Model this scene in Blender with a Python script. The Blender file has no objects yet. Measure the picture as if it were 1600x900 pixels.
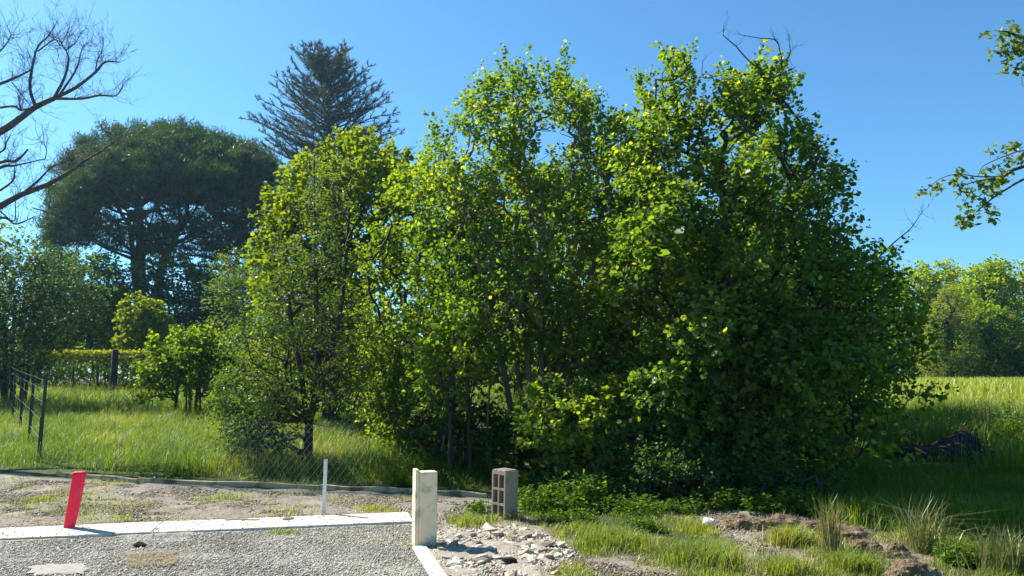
import bpy, math, random
import numpy as np
from mathutils import Vector, Matrix

R = math.radians
rng = np.random.default_rng(11)
random.seed(5)
SC = bpy.context.scene
COL = SC.collection

# ------------------------------------------------------------------ camera, world, sun, exposure
FPX, CX, CY = 1209.0, 800.0, 450.0          # focal length and centre in photo pixels (1600 x 900)
CAM_H, PITCH = 1.5, R(6.70)
cam_d = bpy.data.cameras.new('camera')
cam_d.sensor_width = 36.0
cam_d.lens = 36.0 * FPX / 1600.0
cam_d.clip_start, cam_d.clip_end = 0.05, 5000
cam = bpy.data.objects.new('camera', cam_d)
cam.location = (0, 0, CAM_H)
cam.rotation_euler = (R(90) + PITCH, 0, 0)
COL.objects.link(cam)
SC.camera = cam

SUN_EL, SUN_AZ = R(43), math.atan2(-0.85, 0.53)      # azimuth measured from +Y towards +X
S = Vector((math.sin(SUN_AZ) * math.cos(SUN_EL), math.cos(SUN_AZ) * math.cos(SUN_EL), math.sin(SUN_EL)))
W = bpy.data.worlds.new('World')
SC.world = W
W.use_nodes = True
wn, wl = W.node_tree.nodes, W.node_tree.links
sky = wn.new('ShaderNodeTexSky')
sky.sky_type = 'NISHITA'
sky.sun_disc = False
sky.sun_elevation = SUN_EL
sky.sun_rotation = SUN_AZ % (2 * math.pi)
sky.altitude = 50
sky.air_density = 1.0
sky.dust_density = 0.35
sky.ozone_density = 2.2
tint = wn.new('ShaderNodeMix')                       # the camera's blue white balance, the same all over the sky
tint.data_type, tint.blend_type = 'RGBA', 'MULTIPLY'
tint.inputs[0].default_value = 1.0
tint.inputs[7].default_value = (0.47, 0.83, 1.0, 1)
wl.new(sky.outputs[0], tint.inputs[6])
wl.new(tint.outputs[2], wn['Background'].inputs[0])
wn['Background'].inputs[1].default_value = 0.080
sun_d = bpy.data.lights.new('sun', 'SUN')
sun_d.energy = 5.0
sun_d.angle = R(0.55)
sun_d.color = (1.0, 0.94, 0.82)
sun = bpy.data.objects.new('sun', sun_d)
sun.rotation_euler = S.to_track_quat('Z', 'Y').to_euler()
sun.location = (-20, 20, 30)
COL.objects.link(sun)
vs = SC.view_settings
vs.view_transform = 'Standard'
vs.look = 'None'
vs.exposure = 1.32
vs.gamma = 1.0
vs.use_curve_mapping = False
SC.cycles.use_denoising = True
SC.cycles.max_bounces = 7
SC.cycles.diffuse_bounces = 4
SC.cycles.transmission_bounces = 5
SC.cycles.transparent_max_bounces = 8
SC.cycles.sample_clamp_indirect = 6
SC.cycles.sample_clamp_direct = 5

# ------------------------------------------------------------------ geometry of the view
cp, sp = math.cos(PITCH), math.sin(PITCH)

def rays(px, py):
    u = (np.asarray(px, float) - CX) / FPX
    v = (CY - np.asarray(py, float)) / FPX
    return np.stack([u, cp - v * sp, sp + v * cp], -1)

def at(px, py, D):
    """world point on the ray of a photo pixel at ground distance D"""
    d = rays(px, py)
    p = d * (np.asarray(D, float) / d[..., 1])[..., None]
    p[..., 2] += CAM_H
    return p

def vnoise(p, scale, seed=0):
    """smooth value noise in 0..1 for points (N,2) or (N,3)"""
    p = np.asarray(p, float) / scale
    i = np.floor(p).astype(np.int64)
    f = p - i
    f = f * f * (3 - 2 * f)
    dim = p.shape[1]
    out = np.zeros(len(p))
    for c in range(2 ** dim):
        w = np.ones(len(p))
        h = np.full(len(p), seed * 7919 + 17, np.int64)
        for k in range(dim):
            b = (c >> k) & 1
            w *= f[:, k] if b else 1 - f[:, k]
            h = (h * 31 + (i[:, k] + b) * (374761393, 668265263, 2147483647)[k]) & 0x7fffffff
        h = ((h ^ (h >> 13)) * 1274126177) & 0x7fffffff
        h = (h ^ (h >> 16)) & 0xffff
        out += w * h / 65535.0
    return out

def gz(x, y):
    x, y = np.broadcast_arrays(np.asarray(x, float), np.asarray(y, float))
    z = np.interp(y, [-400, 9, 10, 11.5, 33, 38, 60, 3000], [0, 0, .012, .05, .92, 1.0, 1.02, 1.02])
    return z

def ground(px, py):
    """where the ray of a photo pixel meets the ground"""
    d = rays(px, py).reshape(-1, 3)
    lo, hi = np.full(len(d), 1.0), np.full(len(d), 400.0)
    for _ in range(50):
        m = (lo + hi) / 2
        below = CAM_H + d[:, 2] * m / d[:, 1] < gz(d[:, 0] * m / d[:, 1], m)
        hi = np.where(below, m, hi)
        lo = np.where(below, lo, m)
    p = d * (lo / d[:, 1])[:, None]
    p[:, 2] = gz(p[:, 0], p[:, 1])
    return p

def G(px, py):
    return ground([px], [py])[0]

def inpoly(P, poly):
    x, y = P[:, 0], P[:, 1]
    r = np.zeros(len(P), bool)
    poly = np.asarray(poly, float)
    j = len(poly) - 1
    for i in range(len(poly)):
        xi, yi = poly[i]
        xj, yj = poly[j]
        c = ((yi > y) != (yj > y)) & (x < (xj - xi) * (y - yi) / (yj - yi + 1e-12) + xi)
        r ^= c
        j = i
    return r

def edge_dist(P, poly):
    poly = np.asarray(poly, float)
    best = np.full(len(P), 1e9)
    for i in range(len(poly)):
        a, b = poly[i - 1], poly[i]
        ab = b - a
        t = np.clip(((P - a) @ ab) / (ab @ ab + 1e-9), 0, 1)
        best = np.minimum(best, np.linalg.norm(P - (a + t[:, None] * ab), axis=1))
    return best

def norm(v):
    return v / (np.linalg.norm(v, axis=-1, keepdims=True) + 1e-9)

# ------------------------------------------------------------------ mesh and object helpers
def mesh_np(name, V, faces, rnd=None, smooth=False, extra=None):
    m = bpy.data.meshes.new(name)
    V = np.asarray(V, np.float32)
    m.vertices.add(len(V))
    m.vertices.foreach_set('co', V.ravel())
    loops, starts, s = [], [], 0
    for F in faces:
        F = np.asarray(F, np.int32)
        if not len(F):
            continue
        k = F.shape[1]
        loops.append(F.ravel())
        starts.append(s + np.arange(len(F), dtype=np.int32) * k)
        s += F.size
    loops, starts = np.concatenate(loops), np.concatenate(starts)
    m.loops.add(len(loops))
    m.loops.foreach_set('vertex_index', loops)
    m.polygons.add(len(starts))
    m.polygons.foreach_set('loop_start', starts)
    if smooth:
        m.polygons.foreach_set('use_smooth', np.ones(len(starts), bool))
    m.update(calc_edges=True)
    for key, val in ([('rnd', rnd)] if rnd is not None else []) + list((extra or {}).items()):
        a = m.attributes.new(key, 'FLOAT', 'POINT')
        a.data.foreach_set('value', np.asarray(val, np.float32))
    return m

def link(name, mesh, mat=None, parent=None, loc=None):
    o = bpy.data.objects.new(name, mesh)
    COL.objects.link(o)
    if mat is not None and mesh is not None and not mesh.materials:
        mesh.materials.append(mat)
    if parent is not None:
        o.parent = parent
    if loc is not None:
        o.location = loc
    return o

def tag(o, label=None, cat=None, group=None, kind=None):
    if label: o['label'] = label
    if cat: o['category'] = cat
    if group: o['group'] = group
    if kind: o['kind'] = kind
    return o

def thing(name, label, cat, loc, group=None):
    o = bpy.data.objects.new(name, None)
    COL.objects.link(o)
    o.empty_display_size = 0.2
    o.location = loc
    return tag(o, label, cat, group)

class MB:
    """collects vertices and faces of any size"""
    def __init__(s):
        s.v, s.f = [], []
    def add(s, V, F):
        b = len(s.v)
        s.v += [tuple(map(float, p)) for p in V]
        s.f += [tuple(i + b for i in f) for f in F]
    def box(s, x0, x1, y0, y1, z0, z1, c=0.0):
        V = [(x, y, z) for z in (z0, z1) for y in (y0, y1) for x in (x0, x1)]
        s.add(V, [(0, 2, 3, 1), (4, 5, 7, 6), (0, 1, 5, 4), (2, 6, 7, 3), (0, 4, 6, 2), (1, 3, 7, 5)])
    def tube(s, pts, rad, n=8, cap=True):
        pts = [Vector(p) for p in pts]
        rad = rad if hasattr(rad, '__len__') else [rad] * len(pts)
        rings = []
        for i, p in enumerate(pts):
            t = (pts[min(i + 1, len(pts) - 1)] - pts[max(i - 1, 0)]).normalized()
            a = t.cross(Vector((0.13, 0.97, 0.21))).normalized()
            b = t.cross(a)
            rings.append([p + (a * math.cos(k * 2 * math.pi / n) + b * math.sin(k * 2 * math.pi / n)) * rad[i] for k in range(n)])
        F = []
        for i in range(len(pts) - 1):
            for k in range(n):
                k2 = (k + 1) % n
                F.append((i * n + k, i * n + k2, (i + 1) * n + k2, (i + 1) * n + k))
        if cap:
            F.append(tuple(range(n))[::-1])
            F.append(tuple((len(pts) - 1) * n + k for k in range(n)))
        s.add([v for r in rings for v in r], F)
    def mesh(s, name, smooth=False, bevel=0.0):
        m = bpy.data.meshes.new(name)
        m.from_pydata(s.v, [], s.f)
        if smooth:
            m.polygons.foreach_set('use_smooth', [True] * len(m.polygons))
        m.update()
        return m

import bmesh
def bevelled(mesh, w, seg=1):
    bm = bmesh.new()
    bm.from_mesh(mesh)
    bmesh.ops.remove_doubles(bm, verts=bm.verts, dist=1e-5)
    bmesh.ops.recalc_face_normals(bm, faces=bm.faces)
    es = [e for e in bm.edges if len(e.link_faces) == 2 and e.calc_face_angle(0) > 0.5]
    bmesh.ops.bevel(bm, geom=es, offset=w, segments=seg, affect='EDGES', profile=0.6)
    bm.to_mesh(mesh)
    bm.free()
    return mesh

# ------------------------------------------------------------------ materials
def mat_new(name):
    m = bpy.data.materials.new(name)
    m.use_nodes = True
    m.node_tree.nodes.clear()
    return m, m.node_tree.nodes, m.node_tree.links

def ramp(n, stops):
    r = n.new('ShaderNodeValToRGB')
    e = r.color_ramp.elements
    while len(e) > 1:
        e.remove(e[-1])
    e[0].position, e[0].color = stops[0][0], (*stops[0][1], 1)
    for p, c in stops[1:]:
        x = e.new(p)
        x.color = (*c, 1)
    return r

def leaf_mat(name, stops, transl=0.45, tcol=(1.5, 1.45, 0.6), gloss=0.06, rough=0.35):
    m, n, l = mat_new(name)
    at_ = n.new('ShaderNodeAttribute'); at_.attribute_name = 'rnd'
    r = ramp(n, stops)
    l.new(at_.outputs['Fac'], r.inputs[0])
    d = n.new('ShaderNodeBsdfDiffuse'); d.inputs['Roughness'].default_value = 0.6
    l.new(r.outputs[0], d.inputs[0])
    mul = n.new('ShaderNodeMix'); mul.data_type = 'RGBA'; mul.blend_type = 'MULTIPLY'
    mul.inputs[0].default_value = 1
    l.new(r.outputs[0], mul.inputs[6])
    mul.inputs[7].default_value = (*tcol, 1)
    t = n.new('ShaderNodeBsdfTranslucent')
    l.new(mul.outputs[2], t.inputs[0])
    mx = n.new('ShaderNodeMixShader'); mx.inputs[0].default_value = transl
    l.new(d.outputs[0], mx.inputs[1]); l.new(t.outputs[0], mx.inputs[2])
    g = n.new('ShaderNodeBsdfGlossy'); g.inputs['Roughness'].default_value = rough
    g.inputs[0].default_value = (0.85, 0.95, 0.80, 1)
    fr = n.new('ShaderNodeLayerWeight'); fr.inputs[0].default_value = 0.25
    ma = n.new('ShaderNodeMath'); ma.operation = 'MULTIPLY_ADD'
    l.new(fr.outputs['Fresnel'], ma.inputs[0]); ma.inputs[1].default_value = gloss * 2.2; ma.inputs[2].default_value = gloss * .3
    m2 = n.new('ShaderNodeMixShader')
    l.new(ma.outputs[0], m2.inputs[0]); l.new(mx.outputs[0], m2.inputs[1]); l.new(g.outputs[0], m2.inputs[2])
    o = n.new('ShaderNodeOutputMaterial')
    l.new(m2.outputs[0], o.inputs[0])
    return m

def surf_mat(name, c1, c2, scale=8, rough=0.85, bump=0.3, bscale=40, bdist=0.01, c3=None, s3=2.0, metallic=0, spec=0.3, t3=(0.5, 0.62), stretch=None):
    """two-tone noise colour, optional third stain colour, fine bump"""
    m, n, l = mat_new(name)
    tc = n.new('ShaderNodeTexCoord')
    src = tc.outputs['Object']
    if stretch:
        mp = n.new('ShaderNodeMapping'); mp.inputs['Scale'].default_value = stretch
        l.new(src, mp.inputs[0]); src = mp.outputs[0]
    nz = n.new('ShaderNodeTexNoise'); nz.inputs['Scale'].default_value = scale; nz.inputs['Detail'].default_value = 8
    nz.inputs['Roughness'].default_value = 0.65
    l.new(src, nz.inputs['Vector'])
    r = ramp(n, [(0.3, c1), (0.7, c2)])
    l.new(nz.outputs[0], r.inputs[0])
    col = r.outputs[0]
    if c3:
        n3 = n.new('ShaderNodeTexNoise'); n3.inputs['Scale'].default_value = s3; n3.inputs['Detail'].default_value = 6
        l.new(tc.outputs['Object'], n3.inputs['Vector'])
        r3 = ramp(n, [(t3[0], (0, 0, 0)), (t3[1], (1, 1, 1))])
        l.new(n3.outputs[0], r3.inputs[0])
        mx = n.new('ShaderNodeMix'); mx.data_type = 'RGBA'
        l.new(r3.outputs[0], mx.inputs[0]); l.new(col, mx.inputs[6]); mx.inputs[7].default_value = (*c3, 1)
        col = mx.outputs[2]
    b = n.new('ShaderNodeBsdfPrincipled')
    b.inputs['Roughness'].default_value = rough
    b.inputs['Metallic'].default_value = metallic
    b.inputs['Specular IOR Level'].default_value = spec
    l.new(col, b.inputs['Base Color'])
    if bump:
        nb = n.new('ShaderNodeTexNoise'); nb.inputs['Scale'].default_value = bscale; nb.inputs['Detail'].default_value = 6
        l.new(src, nb.inputs['Vector'])
        bp = n.new('ShaderNodeBump'); bp.inputs['Strength'].default_value = bump; bp.inputs['Distance'].default_value = bdist
        l.new(nb.outputs[0], bp.inputs['Height']); l.new(bp.outputs[0], b.inputs['Normal'])
    o = n.new('ShaderNodeOutputMaterial')
    l.new(b.outputs[0], o.inputs[0])
    return m

def rnd_mat(name, stops, rough=0.9, spec=0.2, nscale=60, namt=0.35):
    """colour from the per-piece attribute, broken up by noise"""
    m, n, l = mat_new(name)
    a = n.new('ShaderNodeAttribute'); a.attribute_name = 'rnd'
    tc = n.new('ShaderNodeTexCoord')
    nz = n.new('ShaderNodeTexNoise'); nz.inputs['Scale'].default_value = nscale; nz.inputs['Detail'].default_value = 4
    l.new(tc.outputs['Object'], nz.inputs['Vector'])
    ma = n.new('ShaderNodeMath'); ma.operation = 'MULTIPLY_ADD'
    l.new(nz.outputs[0], ma.inputs[0]); ma.inputs[1].default_value = namt
    sb = n.new('ShaderNodeMath'); sb.operation = 'SUBTRACT'
    l.new(a.outputs['Fac'], sb.inputs[0]); sb.inputs[1].default_value = namt / 2
    l.new(sb.outputs[0], ma.inputs[2])
    r = ramp(n, stops)
    l.new(ma.outputs[0], r.inputs[0])
    b = n.new('ShaderNodeBsdfPrincipled'); b.inputs['Roughness'].default_value = rough
    b.inputs['Specular IOR Level'].default_value = spec
    l.new(r.outputs[0], b.inputs['Base Color'])
    o = n.new('ShaderNodeOutputMaterial'); l.new(b.outputs[0], o.inputs[0])
    return m

M = {}
M['hazel'] = leaf_mat('hazel_leaf', [(0, (.040, .092, .018)), (.45, (.072, .144, .022)), (.8, (.128, .200, .028)), (1, (.27, .31, .05))], .56, (2.25, 2.0, .32), .035, .62)
M['hazel_light'] = leaf_mat('light_hazel_leaf', [(0, (.055, .116, .019)), (.5, (.103, .176, .022)), (1, (.21, .275, .034))], .55, (2.15, 1.95, .32), .035, .62)
M['yellow'] = leaf_mat('yellow_green_leaf', [(0, (.095, .160, .016)), (.5, (.160, .225, .018)), (1, (.25, .29, .024))], .54, (1.5, 1.4, .3), .02, .5)
M['glossy'] = leaf_mat('glossy_evergreen_leaf', [(0, (.034, .080, .018)), (.5, (.066, .130, .022)), (.85, (.125, .180, .030)), (1, (.23, .21, .06))], .46, (2.1, 1.9, .4), .055, .58)
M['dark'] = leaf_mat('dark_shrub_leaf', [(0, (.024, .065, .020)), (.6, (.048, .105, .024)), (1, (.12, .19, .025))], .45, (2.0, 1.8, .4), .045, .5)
M['laurel'] = leaf_mat('laurel_leaf', [(0, (.018, .050, .018)), (.6, (.034, .078, .020)), (1, (.11, .17, .025))], .32, (1.9, 1.7, .4), .05, .5)
M['mid'] = leaf_mat('mid_green_leaf', [(0, (.045, .105, .016)), (.6, (.090, .165, .019)), (1, (.20, .265, .024))], .54, (2.2, 1.9, .35), .03, .5)
M['willow'] = leaf_mat('willow_leaf', [(0, (.17, .22, .040)), (.5, (.23, .28, .050)), (1, (.30, .34, .07))], .5, (1.3, 1.3, .5), .02, .5)
M['oak'] = leaf_mat('oak_leaf', [(0, (.07, .135, .016)), (.5, (.13, .195, .02)), (1, (.22, .27, .026))], .5, (1.5, 1.4, .4), .04, .4)
M['needle'] = leaf_mat('pine_needle', [(0, (.030, .064, .024)), (.6, (.062, .105, .034)), (1, (.14, .17, .045))], .30, (1.3, 1.3, .6), .03, .5)
M['cedar'] = leaf_mat('cedar_needle', [(0, (.050, .072, .060)), (.6, (.080, .105, .080)), (1, (.13, .14, .09))], .20, (1.2, 1.2, .8), .03, .5)
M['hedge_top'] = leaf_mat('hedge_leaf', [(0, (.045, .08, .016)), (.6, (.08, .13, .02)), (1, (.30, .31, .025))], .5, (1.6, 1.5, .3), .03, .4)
M['grass'] = leaf_mat('meadow_grass', [(0, (.075, .150, .014)), (.5, (.135, .215, .018)), (.85, (.21, .27, .028)), (1, (.36, .33, .10))], .50, (1.5, 1.4, .4), .022, .5)
M['grass_dry'] = leaf_mat('seeding_field_grass', [(0, (.23, .32, .034)), (.5, (.33, .39, .055)), (.8, (.43, .43, .11)), (1, (.52, .47, .20))], .45, (1.35, 1.3, .5), .02, .5)
M['grass_short'] = leaf_mat('short_grass', [(0, (.105, .180, .026)), (.45, (.195, .265, .042)), (.8, (.31, .33, .08)), (1, (.48, .42, .19))], .45, (1.5, 1.4, .45), .02, .55)
M['weed'] = leaf_mat('weed_leaf', [(0, (.060, .135, .016)), (.5, (.110, .20, .02)), (1, (.18, .255, .028))], .45, (1.5, 1.45, .4), .03, .42)
M['rush'] = leaf_mat('rush_stem', [(0, (.07, .115, .025)), (.35, (.17, .20, .06)), (.7, (.34, .30, .14)), (1, (.48, .42, .24))], .25, (1.3, 1.2, .7), .04, .38)
M['straw'] = leaf_mat('straw', [(0, (.26, .20, .11)), (.6, (.42, .34, .20)), (1, (.62, .52, .34))], .3, (1.2, 1.1, .8), .03, .5)
M['bark'] = surf_mat('bark', (.030, .025, .020), (.085, .072, .058), 14, .95, .8, 25, .03, stretch=(1, 1, .25))
M['bark_pale'] = surf_mat('pale_bark', (.09, .078, .06), (.20, .175, .14), 10, .9, .5, 30, .02, stretch=(1, 1, .3))
M['bark_bare'] = surf_mat('bare_tree_bark', (.045, .035, .034), (.11, .085, .078), 6, .9, .5, 20, .02)
M['concrete'] = surf_mat('kerb_concrete', (.46, .43, .375), (.60, .57, .51), 7, .9, .35, 90, .004, (.30, .27, .22), 9, t3=(.50, .70))
M['post_concrete'] = surf_mat('post_concrete', (.78, .59, .37), (.88, .70, .47), 6, .9, .4, 60, .006, (.40, .36, .29), 7, t3=(.50, .66))
M['block'] = surf_mat('block_concrete', (.22, .185, .14), (.33, .28, .215), 30, .95, .9, 140, .006, (.24, .19, .13), 6)
M['red'] = surf_mat('red_plastic', (.84, .016, .055), (.90, .022, .075), 5, .55, .12, 60, .003, (.50, .16, .13), 7, spec=.25, t3=(.55, .78))
M['white_metal'] = surf_mat('galvanised_post', (.55, .56, .55), (.70, .71, .70), 12, .55, .15, 60, .002, (.36, .35, .32), 8, t3=(.6, .8))
M['timber'] = surf_mat('weathered_timber', (.26, .20, .13), (.46, .37, .25), 9, .9, .5, 30, .004, (.12, .09, .06), 3, stretch=(.15, 1, 1))
M['fence_post'] = surf_mat('green_fence_post', (.010, .030, .026), (.022, .048, .040), 9, .55, .1, 40, .002)
M['wood_dark'] = surf_mat('dark_wood', (.025, .020, .016), (.06, .05, .04), 9, .9, .6, 30, .01, stretch=(1, 1, .2))
M['wire'] = surf_mat('galvanised_wire', (.30, .31, .31), (.42, .43, .43), 9, .4, 0, metallic=.6)
M['soil_clod'] = surf_mat('dry_soil', (.07, .048, .030), (.20, .145, .092), 14, 1.0, 1.0, 40, .03, (.22, .17, .11), 7)
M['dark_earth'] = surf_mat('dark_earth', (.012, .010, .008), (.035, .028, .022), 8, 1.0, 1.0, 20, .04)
M['patch'] = surf_mat('pale_cement_dust', (.22, .21, .185), (.34, .32, .285), 60, .95, .6, 120, .006, (.22, .21, .20), 18)
M['gravel'] = rnd_mat('gravel_stone', [(0, (.12, .113, .10)), (.35, (.265, .246, .20)), (.7, (.395, .368, .30)), (.93, (.50, .48, .42)), (1, (.62, .60, .54))], nscale=90)
M['crumb'] = rnd_mat('soil_crumb', [(0, (.07, .055, .04)), (.5, (.19, .155, .115)), (.85, (.32, .28, .22)), (1, (.45, .41, .35))], nscale=60)
M['rubble'] = rnd_mat('rubble_stone', [(0, (.17, .14, .105)), (.4, (.31, .27, .21)), (.75, (.42, .375, .30)), (1, (.54, .50, .42))], nscale=25, namt=.5)
M['plank_white'] = surf_mat('white_chip', (.62, .62, .60), (.72, .72, .70), 20, .8, .2, 60, .003)
M['flower'] = leaf_mat('yellow_flower', [(0, (.40, .36, .03)), (1, (.62, .55, .05))], .4, (1.1, 1.1, .6), .03, .5)

def terrain_mat():
    m, n, l = mat_new('ground_soil_gravel_grass')
    tc = n.new('ShaderNodeTexCoord')
    def noise(s, d=8, rgh=.65):
        x = n.new('ShaderNodeTexNoise'); x.inputs['Scale'].default_value = s; x.inputs['Detail'].default_value = d
        x.inputs['Roughness'].default_value = rgh
        l.new(tc.outputs['Object'], x.inputs['Vector']); return x.outputs[0]
    def R_(src, stops):
        r = ramp(n, stops); l.new(src, r.inputs[0]); return r.outputs[0]
    def mix(f, a, b):
        x = n.new('ShaderNodeMix'); x.data_type = 'RGBA'
        l.new(f, x.inputs[0]); l.new(a, x.inputs[6]); l.new(b, x.inputs[7]); return x.outputs[2]
    def attr(k):
        a = n.new('ShaderNodeAttribute'); a.attribute_name = k
        # ragged edge: mask + noise
        ad = n.new('ShaderNodeMath'); ad.operation = 'MULTIPLY_ADD'
        l.new(noise(5.0, 10, .75), ad.inputs[0]); ad.inputs[1].default_value = .9; l.new(a.outputs['Fac'], ad.inputs[2])
        mr = n.new('ShaderNodeMapRange'); mr.inputs[1].default_value = .82; mr.inputs[2].default_value = 1.08
        l.new(ad.outputs[0], mr.inputs[0]); return mr.outputs[0]
    grass = R_(noise(3.5), [(.3, (.030, .042, .014)), (.55, (.055, .075, .020)), (.75, (.085, .080, .035))])
    dirt = R_(noise(16), [(.25, (.13, .112, .09)), (.5, (.26, .228, .185)), (.75, (.40, .36, .30))])
    dirt2 = R_(noise(2.2), [(.40, (.15, .142, .13)), (.55, (.22, .20, .17)), (.70, (.40, .335, .225))])
    mm = n.new('ShaderNodeMix'); mm.data_type = 'RGBA'; mm.inputs[0].default_value = .6
    l.new(dirt, mm.inputs[6]); l.new(dirt2, mm.inputs[7]); dirt = mm.outputs[2]
    grav = R_(noise(70, 5), [(.25, (.13, .125, .112)), (.5, (.275, .265, .232)), (.75, (.42, .40, .35))])
    grav2 = R_(noise(1.3), [(.35, (.19, .185, .17)), (.5, (.29, .275, .24)), (.66, (.42, .37, .27))])
    mm = n.new('ShaderNodeMix'); mm.data_type = 'RGBA'; mm.inputs[0].default_value = .45
    l.new(grav, mm.inputs[6]); l.new(grav2, mm.inputs[7]); grav = mm.outputs[2]
    rub = R_(noise(24), [(.25, (.19, .165, .13)), (.5, (.30, .27, .225)), (.75, (.40, .365, .31))])
    c = mix(attr('dirt'), grass, dirt)
    c = mix(attr('gravel'), c, grav)
    c = mix(attr('rubble'), c, rub)
    b = n.new('ShaderNodeBsdfPrincipled'); b.inputs['Roughness'].default_value = .95
    b.inputs['Specular IOR Level'].default_value = .15
    l.new(c, b.inputs['Base Color'])
    bp = n.new('ShaderNodeBump'); bp.inputs['Strength'].default_value = .9; bp.inputs['Distance'].default_value = .02
    l.new(noise(55, 8), bp.inputs['Height']); l.new(bp.outputs[0], b.inputs['Normal'])
    o = n.new('ShaderNodeOutputMaterial'); l.new(b.outputs[0], o.inputs[0])
    return m

# ------------------------------------------------------------------ ground sheet with its zones
def gpoly(px):
    a = np.array(px, float)
    return ground(a[:, 0], a[:, 1])[:, :2]
Z_GRAVEL = np.vstack([gpoly([(-500, 868), (0, 843), (645, 815), (668, 850), (700, 900), (735, 980)]), [(-.3, .5), (-.3, -30), (-40, -30), (-40, 6.5)]])
Z_DIRT = gpoly([(-400, 752), (0, 748), (60, 744), (300, 757), (500, 765), (765, 778), (840, 812), (900, 845), (880, 870), (700, 840), (645, 806), (0, 822), (-500, 845)])
Z_RUBBLE = gpoly([(668, 858), (672, 838), (700, 822), (800, 818), (850, 832), (905, 862), (890, 885), (880, 940), (740, 940), (700, 898)])
Z_BARE = [gpoly(p) for p in ([(1115, 818), (1180, 822), (1262, 838), (1262, 880), (1190, 897), (1140, 880), (1150, 850)],
                             [(1325, 842), (1400, 850), (1462, 872), (1450, 895), (1390, 885), (1350, 868)],
                             [(880, 868), (990, 868), (1080, 888), (1040, 899), (900, 899)],
                             [(1000, 775), (1110, 790), (1250, 805), (1360, 822), (1340, 838), (1200, 825), (1080, 815), (990, 795)],
                             [(-200, 742), (40, 738), (70, 748), (-200, 760)])]

def zone_mask(P, polys, soft=.12):
    out = np.zeros(len(P))
    for poly in polys:
        d = edge_dist(P, poly) * np.where(inpoly(P, poly), 1, -1)
        out = np.maximum(out, np.clip(.5 + d / soft * .5, 0, 1))
    return out

def build_ground():
    ys = np.concatenate([[-200, -60, -15, -3, 1, 3.5], np.arange(4.6, 12.5, .055), np.arange(12.5, 40, .45), [42, 46, 52, 60, 75, 100, 160, 300, 420]])
    xs = np.concatenate([[-400, -200, -90, -50, -30, -20, -15, -11], np.arange(-8.6, 8.6, .07), [11, 15, 20, 30, 50, 90, 200, 400]])
    X, Y = np.meshgrid(xs, ys)
    P = np.stack([X.ravel(), Y.ravel()], 1)
    g = zone_mask(P, [Z_GRAVEL], .1)
    d = zone_mask(P, [Z_DIRT] + Z_BARE, .25)
    r = zone_mask(P, [Z_RUBBLE], .2)
    near = np.clip((14 - P[:, 1]) / 3, 0, 1) * np.clip((9 - np.abs(P[:, 0])) / 1, 0, 1)
    z = gz(P[:, 0], P[:, 1])
    fine = (vnoise(P, .16, 3) - .5) * .030 + (vnoise(P, .45, 4) - .5) * .035
    z = z + near * (fine * np.where(g > .5, .25, 1.0) + r * (vnoise(P, .10, 5) - .4) * .05)
    z = z - .012 * near
    ny, nx = X.shape
    idx = np.arange(ny * nx).reshape(ny, nx)
    F = np.stack([idx[:-1, :-1].ravel(), idx[:-1, 1:].ravel(), idx[1:, 1:].ravel(), idx[1:, :-1].ravel()], 1)
    m = mesh_np('ground', np.column_stack([P, z]), [F], smooth=True, extra={'gravel': g, 'dirt': d, 'rubble': r})
    tag(link('ground', m, terrain_mat()), 'rising ground of gravel, bare soil and meadow', kind='structure')
build_ground()

# ------------------------------------------------------------------ foliage machinery
BROAD = (np.array([(0, 0, 0), (.22, .40, .07), (.68, .42, .05), (1.0, 0, -.10), (.68, -.42, .05), (.22, -.40, .07)]), [(0, 1, 2, 3), (0, 3, 4, 5)])
LANCE = (np.array([(0, 0, 0), (.45, .17, .05), (1.0, 0, -.08), (.45, -.17, .05)]), [(0, 1, 2), (0, 2, 3)])
OVAL = (np.array([(0, 0, 0), (.45, .30, .06), (1.0, 0, -.08), (.45, -.30, .06)]), [(0, 1, 2), (0, 2, 3)])
NEEDLE = (np.array([(0, -.035, 0), (0, .035, 0), (1, 0, 0)]), [(0, 1, 2)])

def leaf_mesh(name, pos, axis, nrm, size, rnd, tmpl, origin):
    axis = norm(axis)
    side = norm(np.cross(axis, nrm))
    nn = np.cross(side, axis)
    T, faces = tmpl
    k = len(T)
    V = (pos - origin)[:, None, :] + size[:, None, None] * (T[None, :, 0, None] * axis[:, None] + T[None, :, 1, None] * side[:, None] + T[None, :, 2, None] * nn[:, None])
    base = (np.arange(len(pos)) * k)[:, None]
    F = [np.concatenate([base + np.array(f)[None] for f in faces])]
    return mesh_np(name, V.reshape(-1, 3), F, rnd=np.repeat(rnd, k))

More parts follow.
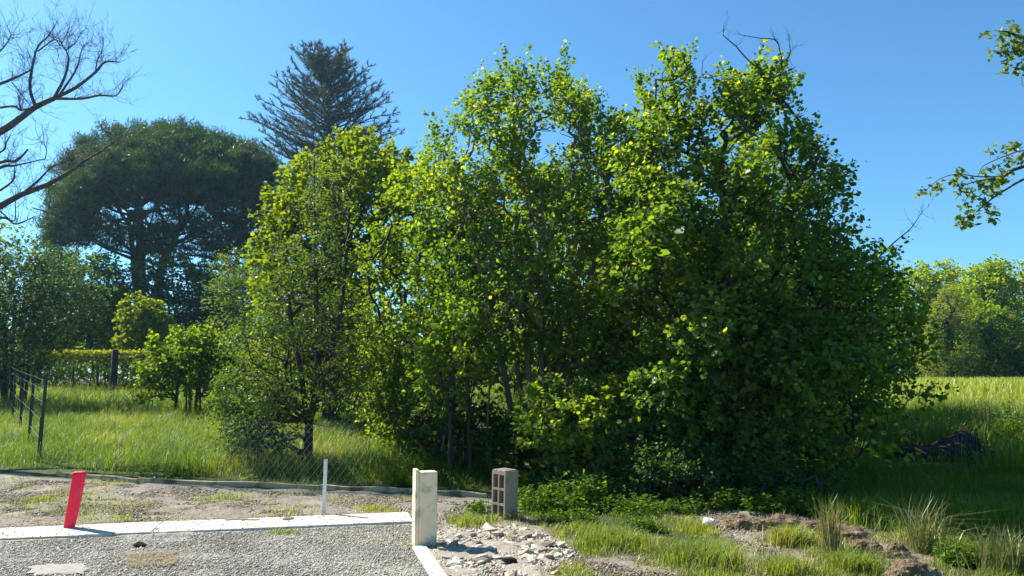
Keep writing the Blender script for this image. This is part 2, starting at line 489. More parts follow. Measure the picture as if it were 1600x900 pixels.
def shoot_leaves(P, Dr, n, L, size, tmpl, name, origin, flat=.9, droop=.25, tone=None, spread=.9, arch=.3):
    """n leaves along each shoot that starts at P and runs along Dr for L metres"""
    N = len(P)
    t = rng.random((N, n))
    Lr = L * rng.uniform(.6, 1.3, (N, 1))
    side = norm(np.cross(Dr[:, None, :].repeat(n, 1), rng.normal(size=(N, n, 3))))
    pos = P[:, None] + Dr[:, None] * (t * Lr)[..., None] + side * (L * .06) - np.array([0, 0, 1.0]) * (t * t * Lr * arch)[..., None]
    axis = norm(side * spread + Dr[:, None] * .55 + np.array([0, 0, -droop]) + rng.normal(size=(N, n, 3)) * .25)
    nrm = norm(np.array([0, 0, 1.0]) + np.array(S) * .35 + rng.normal(size=(N, n, 3)) * flat)
    sz = (size[0] + (size[1] - size[0]) * rng.random((N, n)) ** 1.4) * (1 - .35 * t) * rng.uniform(.8, 1.15, (N, 1))
    tone = vnoise(P, .9, 21) if tone is None else tone
    rnd = np.clip(.45 * tone[:, None] + .30 * t + rng.normal(0, .20, (N, n)) + .15, 0, 1)
    f = lambda a: a.reshape(-1, 3)
    return leaf_mesh(name, f(pos), f(axis), f(nrm), sz.ravel(), rnd.ravel(), tmpl, origin)

def crown_pts(poly, D, n, tmax, seed=1, lump=.8, carve=.38, jitter=6, shell=.45, edge_thin=.10, centre_off=0.0):
    """points through the volume of a crown: traced outline, its own distance, real thickness"""
    poly = np.array(poly, float)
    lo, hi = poly.min(0), poly.max(0)
    s = D / FPX
    out = []
    got = 0
    for _ in range(60):
        q = rng.uniform(lo, hi, (n * 3, 2))
        q = q[inpoly(q, poly)]
        d = edge_dist(q, poly) * s
        T = np.clip(d / (tmax * .9), 0, 1)
        T = tmax * np.sqrt(np.clip(1 - (1 - T) ** 2, 0, 1)) * (.55 + .75 * vnoise(q * s, lump, seed)) + .08
        keep = rng.random(len(q)) < (.30 + .70 * np.clip(T / tmax, 0, 1))
        q, T = q[keep], T[keep]
        u = rng.uniform(-1, 1, len(q))
        u = np.sign(u) * np.abs(u) ** shell
        q = q + rng.normal(0, jitter, q.shape)
        p = at(q[:, 0], q[:, 1], D + u * T + centre_off)
        ns = vnoise(p, lump * .75, seed + 9) * .65 + vnoise(p, lump * .3, seed + 5) * .35
        p = p[ns > carve + edge_thin * np.exp(-d[keep] / .35)]
        p = p[p[:, 2] > gz(p[:, 0], p[:, 1]) + .06]
        out.append(p)
        got += len(p)
        if got >= n:
            break
    return np.concatenate(out)[:n]

def grow(stems, targets, r_tip=.004, expo=.47, path_w=.2, rmax=.3):
    """join every target to the nearest branch so far; returns edges and radii (pipe model)"""
    nodes, parent, plen = [], [], []
    for st in stems:
        prev = -1
        for p in st:
            nodes.append(np.asarray(p, float)); parent.append(prev)
            plen.append(0 if prev < 0 else plen[prev] + np.linalg.norm(nodes[prev] - nodes[-1]))
            prev = len(nodes) - 1
    n0 = len(nodes)
    N = n0 + len(targets)
    A = np.zeros((N, 3)); A[:n0] = nodes
    PL = np.zeros(N); PL[:n0] = plen
    par = np.full(N, -1); par[:n0] = parent
    d0 = np.min(np.linalg.norm(targets[:, None] - A[None, :n0], axis=2), axis=1)
    k = n0
    for i in np.argsort(d0):
        t = targets[i]
        dv = t - A[:k]
        d = np.sqrt((dv * dv).sum(1))
        cost = d + path_w * PL[:k] + np.where(dv[:, 2] < 0, -dv[:, 2] * .6, 0)
        j = int(np.argmin(cost))
        A[k] = t; par[k] = j; PL[k] = PL[j] + d[j]; k += 1
    cnt = np.ones(N)
    for i in range(N - 1, -1, -1):
        if par[i] >= 0:
            cnt[par[i]] += cnt[i]
    rad = np.minimum(r_tip * cnt ** expo, rmax)
    return A, par, rad

def branch_mesh(name, A, par, rad, origin, sides=4, bow=.06):
    ch = np.where(par >= 0)[0]
    a, b = A[par[ch]], A[ch]
    ra, rb = np.minimum(rad[par[ch]], rad[ch] * 1.6), rad[ch]
    L = np.linalg.norm(b - a, axis=1, keepdims=True)
    m = (a + b) / 2 + norm(rng.normal(size=a.shape)) * L * bow - np.array([0, 0, 1.0]) * L * bow * .6
    rings = []
    t = norm(b - a)
    u = norm(np.cross(t, np.array([.31, .87, .39])))
    w = np.cross(t, u)
    ang = np.arange(sides) * 2 * math.pi / sides
    circ = np.cos(ang)[None, :, None] * u[:, None] + np.sin(ang)[None, :, None] * w[:, None]
    for c, r in ((a, ra), (m, (ra + rb) / 2), (b, rb)):
        rings.append(c[:, None] + circ * r[:, None, None])
    V = np.stack(rings, 1).reshape(-1, 3) - origin
    base = (np.arange(len(ch)) * sides * 3)[:, None]
    F = []
    for s in range(2):
        for k in range(sides):
            k2 = (k + 1) % sides
            F.append(base + np.array([s * sides + k, s * sides + k2, (s + 1) * sides + k2, (s + 1) * sides + k])[None])
    return mesh_np(name, V, [np.concatenate(F)], smooth=True)

def curve(pts, n=14):
    """Catmull-Rom through points"""
    P = [np.asarray(p, float) for p in pts]
    P = [2 * P[0] - P[1]] + P + [2 * P[-1] - P[-2]]
    out = []
    seg = len(P) - 3
    per = max(2, n // seg)
    for i in range(seg):
        p0, p1, p2, p3 = P[i:i + 4]
        for k in range(per):
            t = k / per
            out.append(.5 * (2 * p1 + (p2 - p0) * t + (2 * p0 - 5 * p1 + 4 * p2 - p3) * t * t + (3 * p1 - p0 - 3 * p2 + p3) * t ** 3))
    out.append(P[-2])
    return np.array(out)

def outward(P, c, up=.5, rnd=.4):
    return norm(norm(P - c) + np.array([0, 0, up]) + rng.normal(size=P.shape) * rnd)

def tree(name, label, poly, D, base, n_shoot, n_leaf, leaf, tmpl, mat, tmax=1.5, L=.3, stems=None, bark='bark', seed=1, trunk_r=.1,
         group=None, cat='tree', r_tip=.004, flat=.9, up=.5, droop=.25, extra_pts=None, carve=.38, lump=.8, rmax=.3, jitter=6, sides=4, path_w=.2, shell=.45, spread=.9, leaders=0, sub_r=1.0):
    base = np.array(base, float)
    poly = np.array(poly, float)                      # leave room for the shoots above the traced top
    mid_y = poly[:, 1].mean()
    poly[:, 1] += np.clip((mid_y - poly[:, 1]) / (mid_y - poly[:, 1].min()), 0, 1) * .45 * L * FPX / D
    P = crown_pts(poly, D, n_shoot, tmax, seed, carve=carve, lump=lump, jitter=jitter, shell=shell)
    if extra_pts is not None:
        P = np.vstack([P, extra_pts])
    if leaders:
        # long upright shoots that break the outline at the top of the crown
        q = np.array(poly, float); s_ = D / FPX
        zt = np.percentile(P[:, 2], 62)
        cand = P[P[:, 2] > zt]
        cand = cand[np.argsort(-(cand[:, 2] + rng.normal(0, .7, len(cand))))[:leaders * 3]]
        for p0 in cand[rng.choice(len(cand), leaders, False)]:
            dv = norm(np.array([rng.normal(0, .35), rng.normal(0, .35), 1.0])); ln = rng.uniform(.12, .45)
            P = np.vstack([P, p0 + dv * (ln * np.linspace(.3, 1, 4))[:, None] + rng.normal(0, .035, (4, 3))])
    c = P.mean(0)
    if stems is None:
        top = c * .6 + P[np.argmax(P[:, 2])] * .4
        stems = [curve([base, base * .5 + c * .5 + rng.normal(0, .1, 3) * [1, 1, 0], top], 10)]
    t = thing(name, label, cat, base, group)
    A, par, rad = grow(stems, P, r_tip=r_tip, rmax=rmax, path_w=path_w)
    k = sum(len(s) for s in stems)
    # trunk and limbs, then the twigs
    tm = MB()
    i = 0
    for s in stems:
        r = np.maximum(rad[i:i + len(s)], trunk_r * (1 - .75 * np.linspace(0, 1, len(s))))
        r[0] *= 1.25
        rad[i:i + len(s)] = r
        tm.tube([p - base for p in s], list(r), 8)
        trunk_r = trunk_r * sub_r if i == 0 else trunk_r
        i += len(s)
    link('trunk', tm.mesh('trunk', True), M[bark], t)
    par2 = par.copy(); par2[:k] = -1
    link('branches', branch_mesh('branches', A, par2, rad, base, sides), M[bark], t)['kind'] = 'stuff'
    Dr = outward(P, c - np.array([0, 0, 1.0]) * tmax * .5, up)
    cr = link('crown', shoot_leaves(P, Dr, n_leaf, L, leaf, tmpl, 'crown', base, flat=flat, droop=droop, spread=spread), M[mat], t)
    cr['kind'] = 'stuff'
    return t, P, c

def fan_stems(base, c, n, spread, top, seed=3):
    r = np.random.default_rng(seed)
    out = []
    for i in range(n):
        a = i * 2 * math.pi / n + r.uniform(-.4, .4)
        b = np.array(base) + np.array([math.cos(a), math.sin(a) * .8, 0]) * r.uniform(.12, .45)
        b[2] = gz(b[0], b[1]) - .05
        e = np.array([c[0] + math.cos(a) * spread * r.uniform(.5, 1), c[1] + math.sin(a) * spread * .5 * r.uniform(.4, 1), top * r.uniform(.75, 1.0)])
        m = b * .45 + e * .55 + np.array([math.cos(a), math.sin(a) * .6, 0]) * -.25 * spread * .3
        out.append(curve([b, m, e], 9))
    return out

def gp(px, py):
    p = G(px, py)
    return p

# ================================================================== the large hazels
def bxyz(px, D):
    p = at(px, 600, D); p[2] = gz(p[0], p[1]); return p

# right-hand hazel, large leaves, its shaded flank towards the camera
poly = [(940, 760), (925, 640), (930, 520), (945, 400), (950, 300), (960, 210), (985, 175), (1008, 140), (1028, 105), (1040, 76), (1060, 66), (1080, 82), (1072, 115), (1066, 160),
        (1095, 165), (1125, 150), (1150, 128), (1185, 112), (1215, 118), (1236, 140), (1225, 175), (1232, 205), (1252, 190), (1275, 192), (1290, 215), (1298, 258), (1330, 268),
        (1318, 300), (1330, 340), (1352, 385), (1372, 400), (1390, 392), (1398, 425), (1412, 470), (1440, 520), (1448, 570), (1440, 615), (1412, 640), (1385, 690), (1355, 740), (1300, 780), (1180, 795), (1060, 785)]
b = bxyz(1140, 11.3)
st = fan_stems(b, at(1150, 400, 11.3), 9, 1.6, 4.6, 5)
tip = crown_pts([(1130, 165), (1150, 132), (1195, 112), (1240, 112), (1246, 170), (1238, 215), (1160, 215)], 11.3, 120, .6, 4, carve=.36, lump=.5)
hz_r, HP, HC = tree('hazel_tree', 'largest leafy hazel, right of centre, its shaded flank nearly black', poly, 11.3, b, 4900, 13, (.05, .115), BROAD, 'hazel', 2.15, .42, st, 'bark', 3, .06,
     rmax=.07, carve=.412, lump=.8, jitter=5, droop=.35, leaders=40, extra_pts=tip)
# dead limb and bare tips sticking out of the crown
def px_limb(mb, pts, D, r0, r1, origin, n=10, sides=5, off=0.0):
    P = np.array([at(x, y, D + (d[0] if d else 0)) for x, y, *d in pts])
    c = curve(P, n) - origin
    mb.tube(c, list(np.linspace(r0, r1, len(c))), sides)
    return c + origin

def twigs(mb, path, origin, n, L, r, up=.6, depth=2, start=.25):
    for _ in range(n):
        i = rng.integers(int(len(path) * start), len(path))
        p = path[i]
        tan = norm(path[min(i + 1, len(path) - 1)] - path[max(i - 1, 0)])
        d = norm(rng.normal(size=3) * .8 + tan * .7 + np.array([0, 0, up]))
        ln = L * rng.uniform(.4, 1.2)
        q = [p]
        for k in range(3):
            d = norm(d + rng.normal(size=3) * .28 + np.array([0, 0, .12]))
            q.append(q[-1] + d * ln / 3)
        q = np.array(q)
        mb.tube(q - origin, list(np.linspace(r, r * .35, 4)), 3, False)
        if depth > 1:
            twigs(mb, q, origin, rng.integers(2, 5), ln * .55, r * .6, up, depth - 1, .2)

mb = MB()
for pts in ([(1205, 150), (1212, 120), (1175, 100), (1150, 72), (1130, 55), (1133, 42)],
            [(1212, 125), (1222, 100), (1218, 78), (1212, 62), (1190, 60), (1160, 55)],
            [(1222, 100), (1234, 85), (1233, 64)], [(1212, 120), (1240, 106)],
            [(1175, 118), (1140, 113), (1100, 122), (1098, 95)]):
    c = px_limb(mb, pts, 11.3, .016, .005, b, 12)
    twigs(mb, c, b, 7, .22, .0035, .3, 2)
link('dead_branch', mb.mesh('dead_branch'), M['bark_bare'], hz_r)['label'] = 'leafless dead branch at the crown top'
mb = MB()
c = px_limb(mb, [(1375, 400), (1398, 378), (1420, 360), (1432, 345), (1440, 332)], 11.4, .012, .003, b)
twigs(mb, c, b, 8, .28, .003, .2, 2)
link('bare_twig', mb.mesh('bare_twig'), M['bark_bare'], hz_r)
mb = MB()
c = px_limb(mb, [(1400, 540), (1440, 528), (1470, 515), (1490, 505)], 11.4, .012, .003, b)
twigs(mb, c, b, 6, .25, .003, .2, 1)
link('bare_twig', mb.mesh('bare_twig'), M['bark_bare'], hz_r)

# its largest single leaves, on the near lower right flank
front = HP[(HP[:, 1] < 11.4) & (HP[:, 2] < 4.2) & (HP[:, 0] > 1.2)]
front = front[np.argsort(front[:, 1])[:520]][::3][:160]
T, F = BROAD
lm = mesh_np('leaf', T, [np.array(F)], rnd=np.full(6, .55))
lm.materials.append(M['hazel'])
for p in front:
    o = link('leaf', lm, None, hz_r)
    o.location = p - b + rng.normal(0, .05, 3) + np.array([0, -.08, 0])
    o.rotation_euler = (rng.normal(0, .5) + .3, rng.normal(.3, .4), rng.uniform(0, 6.28))
    s_ = rng.uniform(.11, .165)
    o.scale = (s_, s_, s_)

# middle hazel, tall, behind and left of it
poly = [(700, 560), (690, 470), (680, 380), (668, 300), (672, 240), (700, 190), (722, 170), (742, 140), (752, 108), (772, 122), (800, 112), (822, 106), (845, 118), (868, 104), (890, 104), (915, 108), (935, 125),
        (950, 165), (985, 175), (1010, 195), (1030, 240), (1040, 340), (1040, 480), (1020, 600), (960, 600), (900, 575), (850, 545), (780, 560)]
b = bxyz(850, 12.8)
st = fan_stems(b, at(850, 350, 12.8), 8, 1.5, 4.8, 9)
hz_m, P, C_ = tree('hazel_tree', 'tall middle hazel with a sunlit ragged top and a dark hollow beneath', poly, 12.8, b, 2950, 13, (.045, .10), BROAD, 'hazel', 1.8, .40, st, 'bark_pale', 6, .035,
     rmax=.05, carve=.41, lump=.85, jitter=6, droop=.3, leaders=45)
mb = MB()
for pts in ([(725, 720), (722, 660), (712, 600), (705, 560)], [(760, 712), (762, 650), (765, 600), (764, 540), (758, 460)], [(732, 710), (735, 640), (742, 600), (768, 580)],
            [(690, 705), (700, 640), (690, 570)], [(806, 700), (812, 640), (830, 580)]):
    px_limb(mb, pts, 11.7, .018, .010, b, 10, 6)
link('stem', mb.mesh('stem', True), M['bark_pale'], hz_m)['label'] = 'thin pale stems in the hollow'

# left hazel, lighter leaves
poly = [(575, 640), (572, 560), (562, 470), (568, 400), (582, 330), (602, 290), (640, 262), (662, 235), (690, 240), (720, 260), (745, 330), (755, 430), (745, 530), (725, 610), (690, 670), (640, 690), (590, 680)]
b = bxyz(665, 14.4)
st = fan_stems(b, at(660, 420, 14.4), 6, 1.0, 3.6, 2)
tree('hazel_tree', 'pale green hazel, leftmost of the joined hazels', poly, 14.4, b, 1750, 13, (.05, .105), BROAD, 'hazel_light', 1.6, .40, st, 'bark', 8, .04, rmax=.05, carve=.43, lump=.9, leaders=20)

# low sunlit shrub at the foot of the hazels and others filling their foot
def shrub(label, poly, D, px, n, nl, size, tm, mat, tmax, seed, L=.25, name='shrub', group=None, n_st=6, sp=.5, carve=.36, lump=.6, cat='shrub', flat=.9, up=.5):
    b = bxyz(px, D)
    ys = min(p[1] for p in poly); cy = sum(p[1] for p in poly) / len(poly)
    top = at(px, ys + (cy - ys) * .5, D)[2]
    st = fan_stems(b, at(px, cy, D), n_st, sp, top, seed)
    return tree(name, label, poly, D, b, n, nl, size, tm, mat, tmax, L, st, 'bark', seed, .02, cat=cat, group=group, rmax=.05, carve=carve, lump=lump, flat=flat, up=up)

shrub('sunlit low shrub at the foot of the middle hazel', [(815, 700), (812, 650), (830, 610), (850, 585), (890, 590), (930, 580), (975, 585), (990, 620), (985, 690), (960, 735), (880, 730)], 10.7, 900, 620, 10, (.06, .10), BROAD, 'hazel_light', .75, 31)
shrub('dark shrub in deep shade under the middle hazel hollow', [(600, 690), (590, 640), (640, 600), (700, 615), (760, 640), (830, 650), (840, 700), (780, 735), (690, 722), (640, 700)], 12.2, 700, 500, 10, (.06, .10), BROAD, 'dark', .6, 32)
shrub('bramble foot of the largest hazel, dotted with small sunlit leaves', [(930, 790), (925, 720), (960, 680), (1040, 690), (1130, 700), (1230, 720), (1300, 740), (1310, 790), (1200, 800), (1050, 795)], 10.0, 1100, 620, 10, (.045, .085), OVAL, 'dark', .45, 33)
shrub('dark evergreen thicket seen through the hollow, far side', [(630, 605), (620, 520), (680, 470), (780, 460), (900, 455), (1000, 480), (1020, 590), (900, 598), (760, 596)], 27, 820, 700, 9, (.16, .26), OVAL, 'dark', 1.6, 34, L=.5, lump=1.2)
shrub('leafy sapling left of the hollow, sun on its tips', [(665, 640), (655, 560), (680, 490), (720, 465), (765, 480), (775, 550), (745, 600), (700, 650)], 11.6, 710, 330, 9, (.07, .11), BROAD, 'hazel_light', .4, 35, n_st=3, sp=.2)

shrub('dense tree standing behind the largest hazel, only its shade and gaps show', [(1010, 596), (1005, 420), (1060, 350), (1150, 320), (1240, 345), (1310, 420), (1345, 500), (1340, 596)], 20, 1180, 1500, 10, (.12, .20), BROAD, 'hazel', 2.2, 36, L=.5, name='hazel_tree', lump=1.1, cat='tree', sp=1.5)
shrub('dense hazel directly behind the largest hazel, showing as shade between its stems', [(1040, 640), (1030, 470), (1070, 390), (1150, 350), (1230, 370), (1300, 440), (1350, 520), (1360, 600), (1330, 650)], 15.3, 1190, 1300, 10, (.09, .15), BROAD, 'hazel', 1.8, 38, L=.45, name='hazel_tree', lump=.9, cat='tree', sp=1.3)
shrub('dense tree standing behind the middle hazel, closing its gaps', [(690, 596), (680, 420), (720, 310), (800, 250), (900, 260), (980, 330), (1010, 420), (1010, 596)], 20, 840, 1500, 10, (.12, .20), BROAD, 'hazel', 2.2, 37, L=.5, name='hazel_tree', lump=1.1, cat='tree', sp=1.5)

# ================================================================== glossy evergreen with a single dark trunk, left of centre
D = 13.0
b = G(480, 727)
D = b[1]
poly = [(470, 640), (440, 690), (400, 712), (360, 690), (340, 640), (345, 580), (365, 520), (388, 460), (412, 400), (440, 340), (464, 290), (474, 245), (488, 222), (503, 245), (525, 240), (540, 262), (540, 300), (548, 360), (560, 430), (582, 500), (590, 570), (596, 630), (570, 660), (520, 665)]
st = []
for pts in ([(480, 727), (482, 690), (484, 655), (492, 620), (497, 560), (494, 480), (492, 400), (492, 320), (490, 250)],
            [(486, 650), (505, 600), (518, 560), (530, 500), (538, 430), (545, 340), (548, 280)],
            [(484, 660), (476, 630), (470, 580), (456, 520), (450, 440)],
            ):
    st.append(curve([at(x, y, D + random.uniform(-.15, .15) * (i > 1)) for i, (x, y) in enumerate(pts)], 14))
skirt = crown_pts([(338, 650), (345, 600), (400, 580), (450, 600), (472, 650), (452, 700), (420, 732), (372, 724), (345, 695)], D, 520, .75, 42, carve=.36, lump=.5)
gl, P, C_ = tree('evergreen_tree', 'young glossy evergreen with one dark trunk standing in the grass', poly, D, b, 1500, 13, (.045, .085), OVAL, 'glossy', 1.15, .32, st, 'bark', 41, .085, rmax=.045, sub_r=.42, carve=.42, extra_pts=skirt, lump=.5, flat=1.2, droop=.5, up=.7)

# yellow-green tree behind it
poly = [(400, 560), (398, 480), (410, 400), (404, 350), (425, 310), (432, 265), (470, 250), (500, 232), (535, 215), (575, 210), (605, 225), (632, 255), (640, 320), (632, 420), (620, 520), (600, 590), (480, 600)]
b = bxyz(520, 19)
tree('maple_tree', 'yellow-green leafy tree rising behind the glossy evergreen', poly, 19, b, 2000, 10, (.11, .18), BROAD, 'yellow', 1.9, .45, None, 'bark', 44, .1, carve=.38, lump=1.0, r_tip=.006, leaders=25)

# ================================================================== shrubs and trees at the left, behind the fence
shrub('dark laurel mass at the left edge above the fence', [(-120, 560), (-120, 400), (-40, 375), (40, 372), (85, 380), (120, 410), (146, 450), (152, 500), (120, 540), (85, 558), (55, 590), (-120, 600)], 25, 20, 2500, 10, (.09, .16), OVAL, 'laurel', 2.2, 51, L=.45, name='laurel_shrub', lump=1.0, sp=1.4)
shrub('pale green maple sapling above the clipped hedge', [(186, 545), (188, 500), (198, 470), (222, 462), (245, 475), (255, 510), (250, 545)], 36, 220, 420, 9, (.15, .24), BROAD, 'yellow', .8, 52, L=.4, name='maple_sapling', lump=.7)
shrub('loose light green bush right of the clipped hedge', [(232, 620), (222, 570), (238, 535), (270, 512), (300, 505), (335, 515), (362, 545), (372, 600), (340, 622), (280, 615)], 22, 300, 620, 10, (.10, .16), BROAD, 'mid', 1.1, 53, L=.4, name='bush', lump=.8)
shrub('mid green tree between the laurel and the pine trunk', [(120, 560), (110, 480), (130, 445), (170, 440), (205, 470), (215, 530), (190, 560)], 40, 160, 560, 9, (.20, .31), OVAL, 'mid', 1.5, 54, L=.55, name='young_tree', lump=1.1, cat='tree', sp=1)
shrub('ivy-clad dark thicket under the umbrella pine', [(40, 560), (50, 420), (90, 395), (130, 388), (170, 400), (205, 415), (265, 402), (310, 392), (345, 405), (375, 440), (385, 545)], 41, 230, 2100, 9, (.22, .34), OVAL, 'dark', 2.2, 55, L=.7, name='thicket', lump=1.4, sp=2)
shrub('brownish thin-leaved tree between pine and glossy evergreen', [(335, 540), (330, 440), (345, 400), (375, 385), (410, 390), (430, 450), (428, 545)], 36, 380, 600, 9, (.18, .28), LANCE, 'glossy', 1.6, 56, L=.6, name='young_tree', lump=1.2, cat='tree', sp=1)
shrub('tall dark screen of shrubs at the far left behind the laurel', [(-160, 560), (-150, 350), (-60, 335), (0, 350), (60, 375), (120, 400), (130, 560)], 48, -20, 1000, 9, (.26, .40), OVAL, 'mid', 2.0, 57, L=.7, name='thicket', lump=1.4, sp=2)
shrub('far dark green shrubs filling the gap behind the glossy evergreen', [(320, 600), (320, 540), (400, 515), (520, 520), (640, 500), (650, 600)], 30, 480, 700, 9, (.18, .28), OVAL, 'dark', 1.4, 58, L=.5, name='thicket', lump=1.2, sp=2)

# ---------------- umbrella pine
def pine():
    D = 46.0
    b = bxyz(222, D)
    t = thing('umbrella_pine', 'broad dark umbrella pine with fanned bare limbs under its dome', 'tree', b)
    outer = [(72, 330), (78, 285), (95, 245), (125, 215), (165, 202), (210, 194), (270, 195), (330, 204), (380, 218), (415, 234), (436, 258), (440, 300), (432, 345), (400, 335), (365, 330), (320, 322), (275, 325), (235, 312), (195, 318), (155, 330), (120, 352), (90, 372), (66, 360)]
    n = 2300
    P = crown_pts(outer, D, n, 5.6, 61, carve=.42, lump=1.2, jitter=5, shell=.6, edge_thin=.05)
    low = crown_pts([(60, 345), (75, 320), (120, 330), (150, 350), (130, 395), (80, 400)], D, 150, 2.0, 62, carve=.45, lump=1.5)
    low2 = crown_pts([(100, 350), (150, 335), (235, 318), (330, 328), (420, 345), (410, 400), (330, 400), (250, 405), (150, 405)], D, 330, 3.0, 63, carve=.40, lump=1.5)
    P = np.vstack([P, low, low2])
    st = []
    ax = lambda pts, dd=0: curve([at(x, y, D + dd * i / len(pts)) for i, (x, y) in enumerate(pts)], 12)
    trunks = [ax([(218, 600), (219, 480), (220, 400), (218, 340), (216, 300)]), ax([(222, 560), (212, 440), (206, 380), (200, 330)]), ax([(232, 600), (250, 430), (268, 385), (285, 345)], -2)]
    st += trunks
    for k_ in range(34):
        a_ = k_ * 2.39996
        rr = math.sqrt((k_ + 1) / 34)
        src = trunks[k_ % 3]
        o_ = src[rng.integers(int(len(src) * .5), len(src))]
        e_ = at(235 + math.cos(a_) * 165 * rr, 352 - 62 * (1 - rr * rr) - rng.uniform(0, 22), D) + np.array([0, math.sin(a_) * 5.5 * rr, 0])
        m_ = o_ * .5 + e_ * .5 - np.array([0, 0, .5 * rr])
        st.append(curve([o_, m_, e_], 9))
    A, par, rad = grow(st, P, r_tip=.018, expo=.42, path_w=.12, rmax=.35)
    k = sum(len(s) for s in st)
    i = 0
    for j, s in enumerate(st):
        r0 = (.40, .26, .33)[j] if j < 3 else .10
        r = np.linspace(r0, r0 * .35, len(s))
        rad[i:i + len(s)] = r
        mb = MB(); mb.tube(s - b, list(r), 8)
        link('trunk' if j < 3 else 'limb', mb.mesh('trunk', True), M['bark'], t)
        i += len(s)
    par2 = par.copy(); par2[:k] = -1
    link('branches', branch_mesh('branches', A, par2, rad, b, 4, .05), M['bark'], t)['kind'] = 'stuff'
    # tufts of needles
    m = 62
    ax_ = norm(np.array([0, 0, .9]) + rng.normal(size=(len(P), 1, 3)) * .3 + rng.normal(size=(len(P), m, 3)) * .85)
    pos = P[:, None] + rng.normal(0, 1, (len(P), m, 3)) * np.array([.22, .22, .13])
    nr = rng.normal(size=(len(P), m, 3))
    rn = np.clip(.6 * vnoise(P, 2.0, 5)[:, None] + rng.normal(.15, .2, (len(P), m)), 0, 1)
    f = lambda a: a.reshape(-1, 3)
    T = (np.array([(0, -.09, 0), (0, .09, 0), (1, 0, 0)]), [(0, 1, 2)])
    link('crown', leaf_mesh('crown', f(pos), f(ax_), f(nr), rng.uniform(.16, .36, pos.shape[:2]).ravel(), rn.ravel(), T, b), M['needle'], t)['kind'] = 'stuff'
pine()

# ---------------- conifers built bough by bough
def conifer(label, px_top, py_top, px_base, D, n_b, rfun, elev, mat, seed, start=.25, droop=0, name='cedar_tree', needle=.34, per=13, trunk=.3):
    r = np.random.default_rng(seed)
    b = bxyz(px_base, D)
    top = at(px_top, py_top, D)
    t = thing(name, label, 'tree', b)
    H = top[2] - b[2]
    mb = MB()
    path = curve([b, b * .5 + top * .5 + np.array([.1, 0, 0]), top], 14)
    mb.tube(path - b, list(np.linspace(trunk, .03, len(path))), 8)
    link('trunk', mb.mesh('trunk', True), M['bark'], t)
    seg_a, seg_b, seg_r = [], [], []
    pos, axs = [], []
    for i in range(n_b):
        h = start + (1 - start) * (i / n_b) ** .9
        o = b + (top - b) * h
        L = rfun(h) * r.uniform(.65, 1.1)
        a = i * 2.39996 + r.uniform(-.3, .3)
        el = elev(h) + r.normal(0, .10)
        d = np.array([math.cos(a) * math.cos(el), math.sin(a) * math.cos(el), math.sin(el)])
        p = o.copy()
        steps = 6
        for s in range(steps):
            q = p + d * L / steps
            seg_a.append(p); seg_b.append(q); seg_r.append(.055 * (1 - s / (steps + 1)) * (L / 4 + .25))
            sd = norm(np.cross(d, [0, 0, 1.0]))
            if s >= 1:
                for w in (-1, 1):
                    for _ in range(2):
                        ll = L * .36 * (1 - s / (steps + 3)) * r.uniform(.5, 1.1)
                        dd = norm(d * .75 + sd * w * r.uniform(.5, 1.0) + np.array([0, 0, r.uniform(-.05, .35)]))
                        e = q + dd * ll
                        seg_a.append(q); seg_b.append(e); seg_r.append(.014)
                        tt = r.random(per)
                        pos.append(q + (e - q) * tt[:, None]); axs.append(norm(dd + r.normal(size=(per, 3)) * .75 + np.array([0, 0, .35])))
            tt = r.random(per)
            pos.append(p + (q - p) * tt[:, None]); axs.append(norm(d + r.normal(size=(per, 3)) * .8 + np.array([0, 0, .3])))
            p = q
            d = norm(d + r.normal(size=3) * .10 + np.array([0, 0, droop]))
    A = np.array([x for ab in zip(seg_a, seg_b) for x in ab])
    par = np.full(len(A), -1); par[1::2] = np.arange(0, len(A), 2)
    link('branches', branch_mesh('branches', A, par, np.repeat(np.array(seg_r), 2), b, 3, .02), M['bark'], t)['kind'] = 'stuff'
    pos, axs = np.concatenate(pos), np.concatenate(axs)
    rn = np.clip(.5 * vnoise(pos, 1.5, seed) + r.normal(.2, .2, len(pos)), 0, 1)
    T = (np.array([(0, -.08, 0), (0, .08, 0), (1, 0, 0)]), [(0, 1, 2)])
    link('crown', leaf_mesh('crown', pos, axs, r.normal(size=pos.shape), r.uniform(.6, 1.25, len(pos)) * needle, rn, T, b), M[mat], t)['kind'] = 'stuff'
conifer('tall blue-grey cedar with upswept boughs against the sky', 512, 106, 512, 56, 175, lambda h: np.interp(h, [.5, .7, .8, .9, 1.0], [6.6, 6.0, 4.9, 3.9, 2.0]), lambda h: np.interp(h, [.5, .75, .9, 1.0], [.15, .32, .6, .95]), 'cedar', 71, .5, .03, trunk=.34, per=13, needle=.30)
conifer('grey-green cedar at the right shoulder of the umbrella pine', 385, 258, 345, 43, 80, lambda h: np.interp(h, [.2, .5, .8, 1], [3.6, 3.4, 2.4, 1.0]), lambda h: np.interp(h, [.2, .6, 1.0], [-.05, .1, .7]), 'cedar', 72, .25, -.01, trunk=.28, needle=.36)

